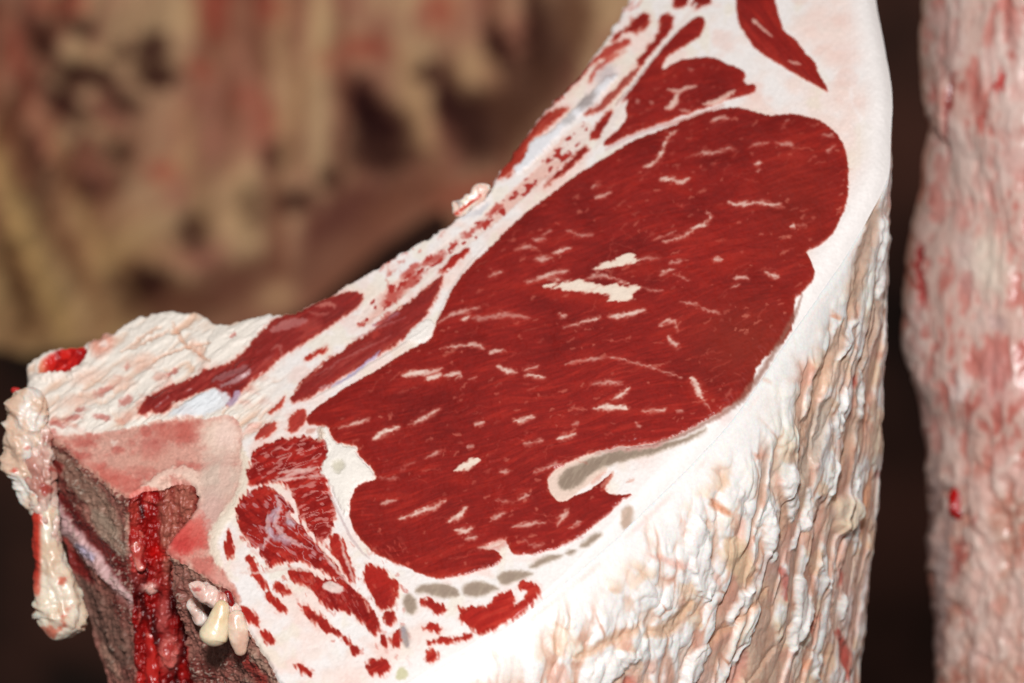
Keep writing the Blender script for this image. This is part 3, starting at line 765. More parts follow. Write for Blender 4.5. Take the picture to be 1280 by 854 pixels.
for pts, wd, am in (([(835, 114), (848, 117), (860, 112), (871, 109)], 5, .8), ([(848, 118), (846, 128), (838, 136), (831, 138)], 8, .9), ([(850, 138), (863, 140)], 4, .6),
                    ([(879, 131), (896, 128), (919, 115)], 6, .9), ([(860, 88), (868, 90)], 4, .35), ([(795, 130), (800, 128)], 6, .45), ([(812, 128), (818, 130)], 5, .4)):
    lb = new_part('fat_fleck', CAP)
    p.stroke(pts, wd, fleck_col, 1.5, 2, am, label=lb, lift=.08, mus=.3)
for pts, wd, am in (([(943, 28), (953, 36), (966, 47)], 4, .8), ([(941, 27), (948, 30)], 6, .8), ([(986, 78), (1001, 82)], 4, .7)):
    lb = new_part('fat_fleck', FLANK)
    p.stroke(pts, wd, fleck_col, 1.3, 1.5, am, label=lb, lift=.08, mus=.3)
p.stroke([(745, 186), (760, 162), (772, 142), (783, 127)], 9, (236, 222, 214), 1.6, 2, .95, lift=.1)
p.stroke([(770, 136), (786, 112), (804, 88), (824, 62), (846, 36), (870, 6)], 7, (238, 224, 216), 1.6, 1.5, .9, taper=.5)

# small marbling specks
r2 = np.random.default_rng(21)
n_ = 0
eyem = (p.lab == EYE).reshape(GR, GC)
while n_ < 430:
    x = r2.uniform(400, 1055); y = r2.uniform(140, 722)
    if not eyem[min(GR - 1, int((y + 62) / ST)), min(GC - 1, max(0, int((x + 4) / ST)))]: continue
    a = math.radians(-22 + r2.normal(0, 16) - (18 if x < 640 and y > 560 else 0)); l = r2.gamma(2.2, 2.6)
    pts = [(x - l * math.cos(a) / 2, y - l * math.sin(a) / 2), (x + l * math.cos(a) / 2, y + l * math.sin(a) / 2)]
    p.stroke(pts, r2.uniform(1.4, 3.6), (206, 120, 100), 1.4, 2.5, r2.uniform(.15, .6), lift=.03)
    n_ += 1
for _ in range(70):
    x = r2.uniform(770, 900); y = 300 - .9 * (x - 560) + r2.normal(0, 22) if False else r2.uniform(80, 175)
    p.stroke([(x, y), (x + r2.uniform(1, 6), y - r2.uniform(0, 4))], 2, (206, 120, 100), 1.3, 2, .3 * float((p.lab[np.argmin((X[::1] - x) ** 2 + (Y - y) ** 2)] == CAP)))
for _ in range(170):
    x = r2.uniform(410, 1050); y = r2.uniform(150, 715)
    if not eyem[min(GR - 1, int((y + 62) / ST)), min(GC - 1, max(0, int((x + 4) / ST)))]: continue
    a = math.radians(-20 + r2.normal(0, 22)); l = r2.uniform(10, 34); b0 = r2.normal(0, 3)
    p.stroke([(x, y), (x + l * .5 * math.cos(a) + b0, y + l * .5 * math.sin(a) + b0), (x + l * math.cos(a), y + l * math.sin(a))], 1.5, (196, 92, 76), 1.3, 3.5, r2.uniform(.12, .4), taper=.1)
# wet beads that catch the flash
for q in ([(632, 554), (650, 548), (668, 540), (680, 535)], [(608, 582), (626, 575)], [(500, 585), (506, 582)], [(468, 594), (496, 588)], [(680, 588), (704, 580)], [(662, 624), (684, 614)],
          [(776, 552), (800, 548)], [(785, 561), (815, 558), (835, 552)], [(668, 692), (700, 683), (727, 672)], [(585, 603), (592, 592)], [(480, 583), (490, 579)],
          [(617, 368), (630, 365)], [(820, 362), (828, 364)]):
    q = np.array(q, float); t = resample(q, 4.5)
    for (x, y) in t + r2.normal(0, .8, t.shape):
        i, s_, a = p.blob(x, y, 2.0, 1.6, 0, (160, 60, 55), .9, .25, 0, .8)
        p.mus[i] = np.maximum(p.mus[i], a * 3.2)
for _ in range(150):
    x = r2.uniform(400, 1050); y = r2.uniform(150, 715)
    if not eyem[min(GR - 1, int((y + 62) / ST)), min(GC - 1, max(0, int((x + 4) / ST)))]: continue
    i, s_, a = p.blob(x, y, 1.7, 1.3, 0, (150, 50, 45), .9, .2, 0, .7)
    p.mus[i] = np.maximum(p.mus[i], a * 3.2)

# overall fine relief of the cut surface
mus = p.mus
ang = math.radians(-16)
a_ = X * math.cos(ang) + Y * math.sin(ang); b_ = -X * math.sin(ang) + Y * math.cos(ang)
p.h += mus * (.022 * noise(a_ / 14, b_ / 2.4, 4) + .014 * noise(X / 2.4, Y / 2.4, 6) + .13 * fbm(X / 22, Y / 15, 2, 9))
p.h += (1 - mus) * .022 * noise(X / 2.6, Y / 2.6, 8)
# rounded rim
p.h *= sstep(-.5, -9, SD)
soft_rim = sstep(560, 660, X * .6 + Y * .8) * sstep(660, 860, X)
p.h -= (1.1 + 2.2 * soft_rim) * np.clip(1 + SD / (5 + 17 * soft_rim), 0, 1) ** 2

# positions; vertices just outside are pulled onto the outline
SDg = SD.reshape(GR, GC)
inside = SDg < 0
keepq = inside[:-1, :-1] | inside[1:, :-1] | inside[1:, 1:] | inside[:-1, 1:]
gyy, gxx = np.gradient(SDg, ST)
gn = np.hypot(gxx, gyy) + 1e-6
px = gx.copy(); py = gy.copy()
om = (SDg > 0) & (SDg < 3 * ST)
px[om] -= (SDg * gxx / gn)[om]; py[om] -= (SDg * gyy / gn)[om]
CUT = on_plane(px.ravel(), py.ravel()) + NRM * (p.h[:, None] * .001)
CN = grid_normals((on_plane(gx.ravel(), gy.ravel()) + NRM * (p.h[:, None] * .001)).reshape(GR, GC, 3)).reshape(-1, 3)
if (CN @ NRM).mean() < 0: CN = -CN
RGBA = np.c_[lin(p.col), np.clip(mus, 0, 3.0)]

LOIN = empty('beef_loin', tuple(on_plane(np.array(640.), np.array(600.)) + np.array((0, .03, -.42))),
             'big raw beef loin with marbled red cut face, white outer fat and sawn backbone', 'meat')
fq = grid_faces(GR, GC)
fl = p.lab.reshape(GR, GC)[:-1, :-1].ravel()
kq = keepq.ravel()
fq = fq[kq]; fl = fl[kq]
made = {}
_q = CUT[fq[len(fq) // 2]]
FLIP = 1 if np.cross(_q[1] - _q[0], _q[3] - _q[0]) @ NRM > 0 else -1
PARTS[0] = ('cut_fat', None, 'smooth white fat of the cut face')


def cut_part(k):
    if k in made: return made[k]
    f = fq[fl == k]
    name, par, lab = PARTS[k]
    if len(f) < 3: made[k] = None; return None
    u, inv = np.unique(f, return_inverse=True)
    parent = LOIN
    if k and par: parent = cut_part(par)
    o = mesh_obj(name, CUT[u], inv.reshape(-1, 4)[:, ::FLIP], RGBA[u], M_CUT, None, lab, CN[u])
    o.parent = parent
    o.matrix_parent_inverse = PINV[LOIN.name] if parent is LOIN else Matrix.Identity(4)
    made[k] = o
    return o


for k in PARTS: cut_part(k)


# ------------------------------------------------------------------ OUTER FAT: the wall that drops from the right rim
def wall_normals(B, sm):
    t = np.gradient(B, axis=0)
    n = np.c_[t[:, 1], -t[:, 0], np.zeros(len(B))]           # horizontal
    n /= np.linalg.norm(n, axis=1)[:, None] + 1e-9
    if sm > 0:
        k = np.exp(-.5 * (np.arange(-3 * sm, 3 * sm + 1) / sm) ** 2); k /= k.sum()
        pad = np.pad(n, ((3 * sm, 3 * sm), (0, 0)), 'edge')
        n = np.stack([np.convolve(pad[:, j], k, 'valid') for j in range(3)], 1)
        n /= np.linalg.norm(n, axis=1)[:, None] + 1e-9
    return n


DOWN = np.array((0, 0, -1.0))
BOTTOM = .42


def with_lip(P, n, faces, rgba):
    """adds a short lip running in under the cut face so that no gap shows along the rim"""
    nc = P.shape[1]; k = P.shape[0] * nc
    lip = np.concatenate((P[0] - n * .0010 - NRM * .0006, P[0] + NRM * .00005))
    return np.vstack((P.reshape(-1, 3), lip)), np.vstack((faces, grid_faces(2, nc) + k)), np.vstack((rgba, rgba[:nc], rgba[:nc]))


def build_wall(E, rows, sm, ylim=880, extra=6):
    sr = sstep(560, 660, E[:, 0] * .6 + E[:, 1] * .8) * sstep(660, 860, E[:, 0])
    B = on_plane(E[:, 0], E[:, 1]) - NRM * (.0011 + .0022 * sr)[:, None]
    n = wall_normals(B, sm)
    # orient outwards: away from the body's middle
    mid = on_plane(np.array(640.), np.array(430.))
    if ((n * (B - mid)).sum(1).mean()) < 0: n = -n
    v_px = np.clip(ylim - E[:, 1], 60, None)
    z = (B - CAM) @ FWD
    vf = v_px * z / FPX / math.cos(PITCH)
    j = np.linspace(0, 1, rows)
    v = vf[None, :] * j[:, None]
    tail = vf[None, :] + (BOTTOM - vf)[None, :] * np.linspace(0, 1, extra + 1)[1:, None]
    v = np.vstack((v, tail))
    P = B[None] + DOWN * v[..., None]
    return P, n, v, B


P, n, v, B = build_wall(E_FAT, 440, 14)
px, py, pz = project(P)
x0 = E_FAT[:, 0][None, :] + 0 * v
q = Paint(px, py, 2, .06)
X, Y = q.X, q.Y
U = x0.ravel().astype(F32); V = (v * 1000).ravel().astype(F32)
# distance below the rim in photograph-sized units
dv = V * 3.77
arc = np.r_[0, np.cumsum(np.hypot(*np.diff(E_FAT, axis=0).T))]
s_ = (.8 * np.broadcast_to(arc[None], v.shape)).ravel().astype(F32) - .34 * dv
wq = 20 * fbm(X / 60, Y / 100, 2, 3) + 8 * fbm(X / 22, Y / 44, 2, 6)
sw = s_ + wq
big = fbm(sw / 44, Y / 120, 2, 2)
A1, A2 = worley(sw / 34, dv / 76 + .9 * noise(X / 30, Y / 60, 8), 2)
B1, B2_ = worley(sw / 19 + .3 * noise(X / 14, Y / 20, 5), dv / 37 + .3 * noise(X / 16, Y / 18, 6), 4)
E1, E2 = worley(sw / 7.5 + .35 * noise(X / 8, Y / 12, 3), dv / 15, 7)
l1 = 1 - 1.5 * A1 ** 2; l2 = 1 - 1.5 * B1 ** 2; l3 = 1 - 1.4 * E1 ** 2
wr = fbm(sw / 5, dv / 34, 2, 12)
lump = fbm(X / 18, Y / 26, 3, 14)
rim = sstep(12, 62, dv + 16 * noise(X / 24, Y / 24, 4))        # smooth white just under the rim
memb = fbm(sw / 30, dv / 130, 2, 10)                           # broad bare tan membranes between the lobes
mb = sstep(.06, .30, memb - .22 * sstep(960, 780, X))
hgt = .8 * big + 1.1 * l1 + .75 * l2 * (.4 + .6 * l1) + .14 * l3 + .8 * lump
q.h[:] = rim * ((1.15 * hgt - .83) * (1 - .6 * mb) - .7 * mb + .05 * wr) + (1 - rim) * .2 * lump
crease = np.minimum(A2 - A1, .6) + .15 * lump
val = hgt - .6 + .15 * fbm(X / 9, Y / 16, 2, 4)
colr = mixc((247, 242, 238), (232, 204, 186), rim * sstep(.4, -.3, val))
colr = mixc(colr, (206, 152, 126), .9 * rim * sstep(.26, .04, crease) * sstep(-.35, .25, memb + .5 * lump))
colr = mixc(colr, mixc((218, 178, 154), (204, 148, 126), sstep(-.3, .5, lump)), .85 * rim * mb)
pch = fbm(X / 26 + .3 * lump, Y / 38, 3, 11)
colr = mixc(colr, (236, 198, 166), .75 * rim * sstep(.14, .42, pch))
colr = mixc(colr, (226, 168, 146), .6 * rim * sstep(.2, .5, fbm(X / 22, Y / 44, 3, 1)))
tint = fbm(X / 70, Y / 90, 2, 7)
colr = mixc(colr, (236, 206, 198), .4 * rim * sstep(.1, .5, tint))
colr = mixc(colr, (236, 196, 186), .8 * sstep(5, 0, np.abs(dv - 7)) * sstep(-.3, .5, noise(X / 40, Y / 40, 3)) * .5)
colr = mixc(colr, (246, 232, 206), .5 * rim * sstep(.1, .5, -tint) * sstep(-.2, .5, lump))
q.col[:] = colr
TAN = (212, 172, 146); GTAN = (206, 184, 166); OR = (222, 150, 112); PNK = (214, 150, 136); RED = (186, 56, 44)
for pts, wd, cc, am, lf in (
    ([(1098, 236), (1090, 280), (1076, 320), (1062, 360), (1050, 392)], 16, TAN, .85, -1.2), ([(1042, 396), (1030, 430), (1012, 455), (1000, 480), (985, 512), (974, 548)], 15, TAN, .9, -1.5),
    ([(1096, 330), (1090, 380), (1078, 425), (1062, 455)], 16, TAN, .8, -1.2), ([(1012, 492), (1002, 520), (986, 560), (968, 596)], 20, GTAN, .9, -1.5),
    ([(1064, 470), (1052, 530), (1032, 570), (1014, 604)], 13, TAN, .75, -1.2), ([(998, 612), (994, 640), (988, 662)], 15, (204, 164, 146), .95, -1.8),
    ([(940, 598), (941, 630), (942, 665)], 10, TAN, .85, -1.3), ([(1086, 585), (1076, 640), (1070, 676)], 11, OR, .85, -.9),
    ([(868, 616), (876, 624), (884, 630)], 9, OR, .9, -1.0), ([(882, 660), (892, 690), (898, 712)], 28, (230, 196, 162), .9, -.2),
    ([(918, 660), (912, 690), (896, 722)], 6, (214, 150, 116), .7, -1.2), ([(772, 775), (800, 772), (818, 752), (834, 735)], 16, (224, 180, 146), .85, -.9),
    ([(694, 806), (722, 790), (750, 776), (770, 764)], 10, (226, 182, 150), .85, -.8), ([(742, 852), (750, 838), (757, 828)], 12, (216, 120, 100), .8, -.6),
    ([(894, 790), (886, 825), (868, 852)], 24, (214, 150, 134), .8, -1.4), ([(830, 810), (850, 792), (872, 772), (900, 752), (925, 722)], 9, (220, 170, 138), .85, -1.2),
    ([(940, 700), (946, 722), (944, 738)], 9, (204, 100, 86), .8, -.6), ([(984, 755), (986, 772), (983, 784)], 7, (204, 86, 64), .75, -.6),
    ([(1030, 706), (1037, 716), (1030, 728)], 9, (206, 96, 84), .75, -.4), ([(1036, 794), (1046, 812), (1048, 834)], 20, RED, .8, -.8), ([(1030, 782), (1034, 796)], 9, RED, .85, -.4),
    ([(1050, 836), (1056, 852)], 12, RED, .6, -.4), ([(974, 830), (984, 816)], 9, OR, .8, -.7), ([(1053, 466), (1050, 486)], 5, (150, 20, 20), .9, -1.5),
    ([(1033, 388), (1034, 394)], 7, (226, 150, 116), .8, 0), ([(1075, 515), (1070, 535)], 7, (206, 130, 100), .7, -.6), ([(920, 564), (924, 560)], 7, (214, 140, 112), .7, -.4),
    ([(1097, 590), (1099, 612)], 5, (204, 120, 110), .6, -.4), ([(795, 684), (815, 694), (840, 690)], 9, (226, 160, 140), .55, -.2), ([(836, 694), (842, 690)], 9, (206, 110, 98), .7, -.2),
    ([(975, 770), (1000, 762)], 7, (216, 140, 118), .7, -.5), ([(1092, 788), (1096, 800)], 9, (220, 170, 138), .7, -.3), ([(950, 470), (956, 478)], 4, TAN, .5, 0),
    ([(1110, 240), (1111, 260)], 4, (206, 120, 100), .5, -.2), ([(805, 642), (800, 668), (790, 690)], 5, (236, 206, 190), .6, -.4), ([(900, 842), (930, 800), (960, 760)], 7, (222, 178, 150), .7, -1.2),
    ([(1000, 850), (1012, 800), (1022, 750), (1016, 700)], 6, (210, 150, 124), .7, -1.2), ([(985, 700), (990, 740), (984, 790), (970, 850)], 5, (200, 136, 112), .7, -1.3),
    ([(1062, 700), (1060, 750), (1066, 800), (1064, 850)], 6, (214, 160, 134), .7, -1.1), ([(860, 520), (890, 510)], 2, (236, 200, 186), .3, 0)):
    q.stroke(pts, wd, cc, 3.5, 5, am * .9, lift=lf, prof=8, taper=.2)
# whiter pulled-up ridges
for pts, wd in (([(1104, 275), (1102, 300), (1098, 330), (1094, 372)], 13), ([(1056, 395), (1042, 425), (1030, 445)], 9), ([(1040, 480), (1030, 500), (1022, 540)], 10),
                ([(1062, 460), (1066, 490), (1058, 520)], 12), ([(1020, 570), (1012, 600), (1006, 612)], 10), ([(960, 570), (948, 600), (960, 620), (955, 640)], 16),
                ([(930, 620), (926, 650), (930, 690)], 14), ([(984, 600), (978, 640), (962, 660), (952, 676)], 10), ([(965, 712), (972, 740), (968, 770), (955, 800)], 22),
                ([(1060, 575), (1056, 610), (1062, 650), (1056, 690)], 10), ([(1112, 610), (1112, 650), (1106, 690)], 14), ([(860, 850), (876, 820), (900, 790), (906, 770)], 8),
                ([(820, 850), (830, 820), (850, 790)], 20), ([(700, 835), (730, 815), (760, 800)], 24), ([(850, 640), (846, 690), (850, 730)], 26), ([(905, 720), (880, 750), (884, 765)], 10),
                ([(995, 690), (1000, 710), (1014, 730)], 8), ([(1040, 740), (1036, 770)], 12), ([(1000, 845), (990, 828), (1004, 812)], 10)):
    q.stroke(pts, wd * 1.1, (248, 243, 239), 2.5, 7, .9, lift=1.6, prof=7, taper=.3)
q.blob(1040, 636, 19, 21, 20, (238, 218, 194), .3, .9, 2, 2.6)
q.blob(1032, 652, 12, 10, 0, (232, 206, 178), .4, .8, 2, 1.5)
q.h += (.10 * rim + .02) * fbm(X / 4.2, Y / 7, 2, 10)
bul = np.interp(E_FAT[:, 0], (400, 700, 960, 1060, 1105, 1120), (6, 8, 6, 2.6, .3, -.4))[None, :] * (1 - np.exp(-v * 1000 / 16)) * 2 / 1000
# the lower right edge draws in a little
tap = np.interp(py, (640, 700, 760, 854, 1100), (0, 1.2, 2.8, 4, 12)) * sstep(1030, 1112, x0) / 1000
fade = sstep(0, 6, v * 1000 * 3.77)
Pf = P + n[None] * (bul - tap + (q.h.reshape(v.shape) * fade) * .001)[..., None]
nr, nc = v.shape
WN = grid_normals(Pf)
if (WN * n[None]).sum(-1).mean() < 0: WN = -WN
rimN = NRM + .95 * n; rimN /= np.linalg.norm(rimN, axis=1)[:, None]
wb = (1 - sstep(0, 16, v * 3770))[..., None]
WN = WN * (1 - wb) + rimN[None] * wb; WN /= np.linalg.norm(WN, axis=-1, keepdims=True)
_a = Pf[5, 5], Pf[6, 5], Pf[5, 6]
WF = 1 if np.cross(_a[1] - _a[0], _a[2] - _a[0]) @ n[5] > 0 else -1
mesh_obj('outer_fat', *with_lip(Pf, n, grid_faces(nr, nc)[:, ::WF], np.c_[lin(q.col), q.mus + .2]), M_FAT, LOIN, 'rough lumpy white outer fat',
         nor=np.vstack((WN.reshape(-1, 3), rimN, rimN)))

# ------------------------------------------------------------------ BONE SIDE: split backbone face with the spinal channel
P, n, v, B = build_wall(E_BONE, 300, 4)
# the left end of the backbone draws in downwards
lean_r = np.interp(E_BONE[:, 0], (186, 204, 250, 340), (0, .15, .15, 0))[None, :] * sstep(600, 640, E_BONE[:, 1])[None, :]
wob = fbm(np.arange(len(E_BONE))[None] / 30 + 0 * v, v * 1000 / 9, 3, 7)
P = P + RGT * (np.clip(v, 0, .12) * lean_r + .0013 * wob * sstep(0, .004, v))[..., None]
sh = np.clip(1 - np.arange(len(E_BONE))[::-1] / 110.0, 0, 1)[None, :]
P = P + RGT * (sh * np.clip(v - .022, 0, .1) * .24)[..., None]
px, py, pz = project(P)
q = Paint(px, py, 4, .2)
X, Y = q.X, q.Y
uu = np.broadcast_to(E_BONE[:, 0][None, :], v.shape).ravel(); V = (v * 1000).ravel()
uy = np.broadcast_to(E_BONE[:, 1][None, :], v.shape).ravel()
d1 = X * .62 + Y * .78; d2 = X * .78 - Y * .62
sn = .5 * fbm(d2 / 9, d1 / 30, 3, 3, .6) + .6 * fbm(X / 7, Y / 7, 3, 10, .6); gn_ = noise(X / 2.3, Y / 2.3, 5); mm = fbm(X / 26, Y / 40, 3, 8)
base = mixc((152, 100, 88), (112, 50, 44), sstep(-.2, .5, mm + .4 * sn))
base = mixc(base, (172, 146, 128), .7 * sstep(.15, .7, sn - .3 * mm))
q.col[:] = base * (1 + .10 * gn_)[:, None]
q.mus[:] = .8
q.h[:] = 1.5 * sn + .22 * gn_ + 1.3 * mm
for pts, wd, cc, am, lf in (
    ([(66, 566), (90, 590), (120, 625), (150, 665)], 26, (156, 128, 110), .7, .3), ([(118, 640), (138, 668), (160, 690)], 22, (164, 142, 124), .75, .6),
    ([(62, 566), (78, 590)], 12, (120, 30, 26), .8, 0), ([(66, 618), (95, 655), (125, 690), (160, 722)], 24, (104, 22, 22), .85, -.3),
    ([(54, 606), (78, 650), (108, 690), (138, 722), (170, 752)], 19, (216, 178, 176), .95, 1.2), ([(100, 680), (118, 700)], 10, (188, 182, 208), .8, .2),
    ([(72, 668), (90, 700), (112, 728)], 16, (122, 26, 24), .85, -.6), ([(78, 672), (92, 690)], 10, (196, 100, 88), .6, .3), ([(112, 700), (140, 732), (168, 762)], 7, (206, 160, 160), .5, 0),
    ([(100, 730), (130, 780), (160, 830)], 34, (120, 92, 80), .6, 0), ([(126, 808), (138, 826), (148, 848)], 11, (192, 150, 130), .75, .4), ([(92, 800), (100, 830), (110, 860)], 10, (110, 30, 28), .7, 0),
    ([(150, 740), (165, 790), (172, 850)], 10, (140, 90, 80), .5, 0), ([(158, 640), (162, 665), (166, 690)], 9, (212, 170, 150), .75, .6),
    ([(290, 800), (310, 830), (330, 860)], 14, (160, 44, 38), .7, 0), ([(300, 790), (318, 820), (345, 856)], 9, (196, 172, 150), .5, .5)):
    q.stroke(pts, wd, cc, 3, 3, am, lift=lf, prof=6, taper=.4)
sp_ = noise(X / 1.9, Y / 2.1, 13)
q.col[:] = mixc(q.col, (196, 180, 164), .75 * sstep(.35, .65, sp_) * sstep(-.1, .4, mm + sn))
# saw grit along the upper edges
ed = np.exp(-V / 1.6) * sstep(-.3, .6, noise(X / 4, Y / 4, 9) + .2)
q.col[:] = mixc(q.col, (214, 170, 148), .8 * ed)
# spinal channel: blood red, then its brownish inner side
chan = sstep(158, 166, X) * (1 - sstep(203, 209, X))
inch = ((uu > 160) & (uu < 249) & (uy < 690)).astype(F32)
redc = mixc((150, 17, 15), (70, 6, 7), sstep(-.25, .45, fbm(X / 13, Y / 30, 3, 6)))
redc = mixc(redc, (214, 96, 84), .7 * sstep(.3, .7, fbm(X / 10, Y / 22, 3, 11)))
q.col[:] = mixc(q.col, redc, inch)
inner = inch * sstep(194, 204, X + 5 * noise(X / 7, Y / 9, 4))
brn = mixc((172, 98, 82), (146, 62, 52), sstep(-.3, .5, fbm(X / 5, Y / 40, 3, 4)))
q.col[:] = mixc(q.col, brn, inner * (1 - sstep(690, 760, Y)))
q.h[:] += inch * 1.7 * fbm(X / 9, Y / 17, 3, 3)
q.mus[:] = np.maximum(q.mus, inch)
q.blob(187, 733, 10, 7, -10, (238, 190, 176), .6, .9, 3, 1.2)
q.blob(172, 700, 8, 30, 0, (206, 90, 80), .7, .6, 3, .3)
q.blob(196, 690, 12, 10, 0, (196, 14, 12), .7, .8, 3)
q.blob(212, 815, 12, 22, 5, (216, 112, 102), .5, .9, 4, 1.6)
q.blob(205, 770, 8, 22, 0, (190, 110, 104), .6, .6, 4, .4)
q.blob(186, 850, 14, 12, 0, (204, 40, 32), .6, .7, 4, .5)
q.blob(168, 640, 6, 24, 0, (212, 76, 62), .6, .7, 3)
fade = sstep(0, 4, v * 1000 * 3.77)
Pb = P + n[None] * ((q.h.reshape(v.shape) * fade) * .001)[..., None]
nr, nc = v.shape
PbL, fL, cL = with_lip(Pb, n, grid_faces(nr, nc), np.c_[lin(q.col), q.mus])
f = grid_faces(nr, nc)
cx = uu.reshape(nr, nc)[:-1, :-1].ravel(); cyy = uy.reshape(nr, nc)[:-1, :-1].ravel()
isch = (cx > 160) & (cx < 249) & (cyy < 690)
isch = np.r_[isch, isch[:nc - 1]]; f = fL
for nm, sel, lb in (('backbone_face', ~isch, 'dark sawn side of the backbone'), ('spinal_channel', isch, 'blood red spinal channel')):
    u, inv = np.unique(f[sel], return_inverse=True)
    mesh_obj(nm, PbL[u], inv.reshape(-1, 4), cL[u], M_BONE, LOIN, lb)

# ------------------------------------------------------------------ hidden back of the loin and its foot
B2 = on_plane(E_BACK[:, 0], E_BACK[:, 1]) - NRM * .0011
B2 = np.vstack((B[-1:], B2, (on_plane(E_FAT[:1, 0], E_FAT[:1, 1]) - NRM * .0011)))
jj = np.linspace(0, 1, 40) ** 1.6
zb = B2[:, 2][None, :] - BOTTOM * jj[:, None]
Pk = np.repeat(B2[None], 40, 0).copy(); Pk[..., 2] = zb
xx = np.arange(len(B2))[None, :] + 0 * zb
Pk += RGT * (np.clip((420 - np.r_[56, E_BACK[:, 0], 1086]) / 150, 0, 1)[None, :] * np.clip(BOTTOM * jj[:, None] - .022, 0, .1) * .34)[..., None]
nb = fbm(xx / 14, zb * 70, 3, 4)
nk = wall_normals(B2, 3)
if ((nk * (B2 - on_plane(np.array(640.), np.array(430.)))).sum(1).mean()) < 0: nk = -nk
Pk += nk[None] * (nb * .002 * np.minimum(1, jj * 12)[:, None])[..., None]
cb = mixc((206, 150, 130), (150, 60, 48), sstep(-.3, .4, nb))
cb = mixc(cb, (236, 224, 214), sstep(.12, 0, jj)[:, None] + 0 * nb)
mesh_obj('rib_side', Pk.reshape(-1, 3), grid_faces(*zb.shape), np.c_[lin(cb.reshape(-1, 3)), np.full(zb.size, .5)], M_CUT, LOIN, 'lean inner side towards the ribs')

# ------------------------------------------------------------------ lobes and scraps of fat hanging on the sides
ALLP = np.vstack((Pb.reshape(-1, 3)[::7], CUT[kq.nonzero()[0][::9] if False else np.unique(fq)[::9]], Pf.reshape(-1, 3)[::11]))
AX, AY, AZ = project(ALLP)


def depth_at(x, y):
    i = np.argmin((AX - x) ** 2 + (AY - y) ** 2)
    return AZ[i]


def lobe(name, path, col_f, off=.0, seed=0, rough_=.12, label=None, flat=.8, z=None, mat=None, seg=64, ring=44):
    """a soft lump swept along photo-sized stations (x, y, radius)"""
    path = np.array(path, float)
    if z is None: z = np.array([depth_at(x, y) for x, y, r in path]).min()
    t = np.linspace(0, 1, len(path)); tt = np.linspace(0, 1, seg)
    cc = np.stack([np.interp(tt, t, path[:, k]) for k in range(3)], 1)
    for _ in range(3):
        cc[1:-1] = .25 * cc[:-2] + .5 * cc[1:-1] + .25 * cc[2:]
    zz = z - off
    sc = zz / FPX
    ctr = CAM + ray(cc[:, 0], cc[:, 1]) * zz
    r = cc[:, 2] * sc
    # hemispherical caps
    L = np.r_[0, np.cumsum(np.linalg.norm(np.diff(ctr, axis=0), axis=1))]
    e0, e1 = r[0], r[-1]
    r = r * np.sqrt(np.clip(1 - np.clip(1 - L / e0, 0, 1) ** 2, 0.0004, 1)) * np.sqrt(np.clip(1 - np.clip(1 - (L[-1] - L) / e1, 0, 1) ** 2, .0004, 1))
    tan = np.gradient(ctr, axis=0); tan /= np.linalg.norm(tan, axis=1)[:, None] + 1e-12
    s1 = np.cross(tan, FWD); s1 /= np.linalg.norm(s1, axis=1)[:, None] + 1e-12
    s2 = np.cross(s1, tan)
    th = np.linspace(0, 2 * np.pi, ring, endpoint=False)
    Q_ = (ctr[:, None] + s1[:, None] * (r[:, None] * np.cos(th)[None])[..., None] + s2[:, None] * (r[:, None] * np.sin(th)[None])[..., None]) * 1000
    nn = .7 * fbm(Q_[..., 0] / 4 + Q_[..., 1] / 6, Q_[..., 2] / 5 - Q_[..., 1] / 7, 3, seed) + .5 * fbm(Q_[..., 0] / 1.8 + Q_[..., 1] / 3, Q_[..., 2] / 2.2, 2, seed + 4)
    rr = r[:, None] * (1 + rough_ * 2 * nn)
    P_ = ctr[:, None] + s1[:, None] * (rr * np.cos(th)[None])[..., None] + s2[:, None] * (rr * np.sin(th)[None] * flat)[..., None]
    X_, Y_, _ = project(P_)
    c_ = col_f(X_, Y_, nn)
    return mesh_obj(name, P_.reshape(-1, 3), grid_faces(seg, ring, True), np.c_[lin(c_.reshape(-1, 3)), np.full(seg * ring, .4)], mat or M_LOBE, LOIN, label)


def cream(a=(240, 226, 206), b_=(222, 196, 172), red=None, thr=.2, seed=1):
    def f(x, y, n):
        c = mixc(a, b_, sstep(-.3, .5, fbm(x / 16, y / 20, 2, seed + 3)))
        if red is not None:
            c = mixc(c, red, .9 * sstep(thr, thr + .35, fbm(x / 15, y / 17, 3, seed)))
        return c
    return f


RD = (206, 92, 74)
lobe('fat_lobe', [(42, 484, 15), (36, 510, 25), (31, 540, 27), (28, 575, 28), (35, 600, 22), (46, 622, 19), (55, 645, 16)],
     cream((240, 230, 220), (222, 190, 166), RD, .38, 2), .004, 1, .24, seg=110, ring=64)
lobe('fat_flap', [(50, 530, 12), (50, 565, 17), (48, 600, 18), (54, 635, 16), (60, 668, 14), (66, 700, 10)], cream((226, 196, 182), (190, 136, 122), (164, 66, 56), .3, 3), .002, 21, .34, seg=90, ring=56)
lobe('fat_flap', [(236, 730, 6), (256, 742, 9), (276, 752, 10), (292, 764, 9), (306, 778, 6)], cream((232, 200, 188), (206, 150, 136), (168, 50, 44), .25, 6), -.003, 22, .4, seg=80, ring=48)
lobe('fat_lobe', [(40, 604, 11), (44, 620, 13), (48, 630, 10)], cream((228, 180, 160), (216, 140, 120)), .005, 3, .1)
lobe('fat_lobe', [(50, 626, 10), (54, 642, 14), (56, 660, 11)], cream((222, 160, 140), (204, 96, 78)), .006, 4, .1)
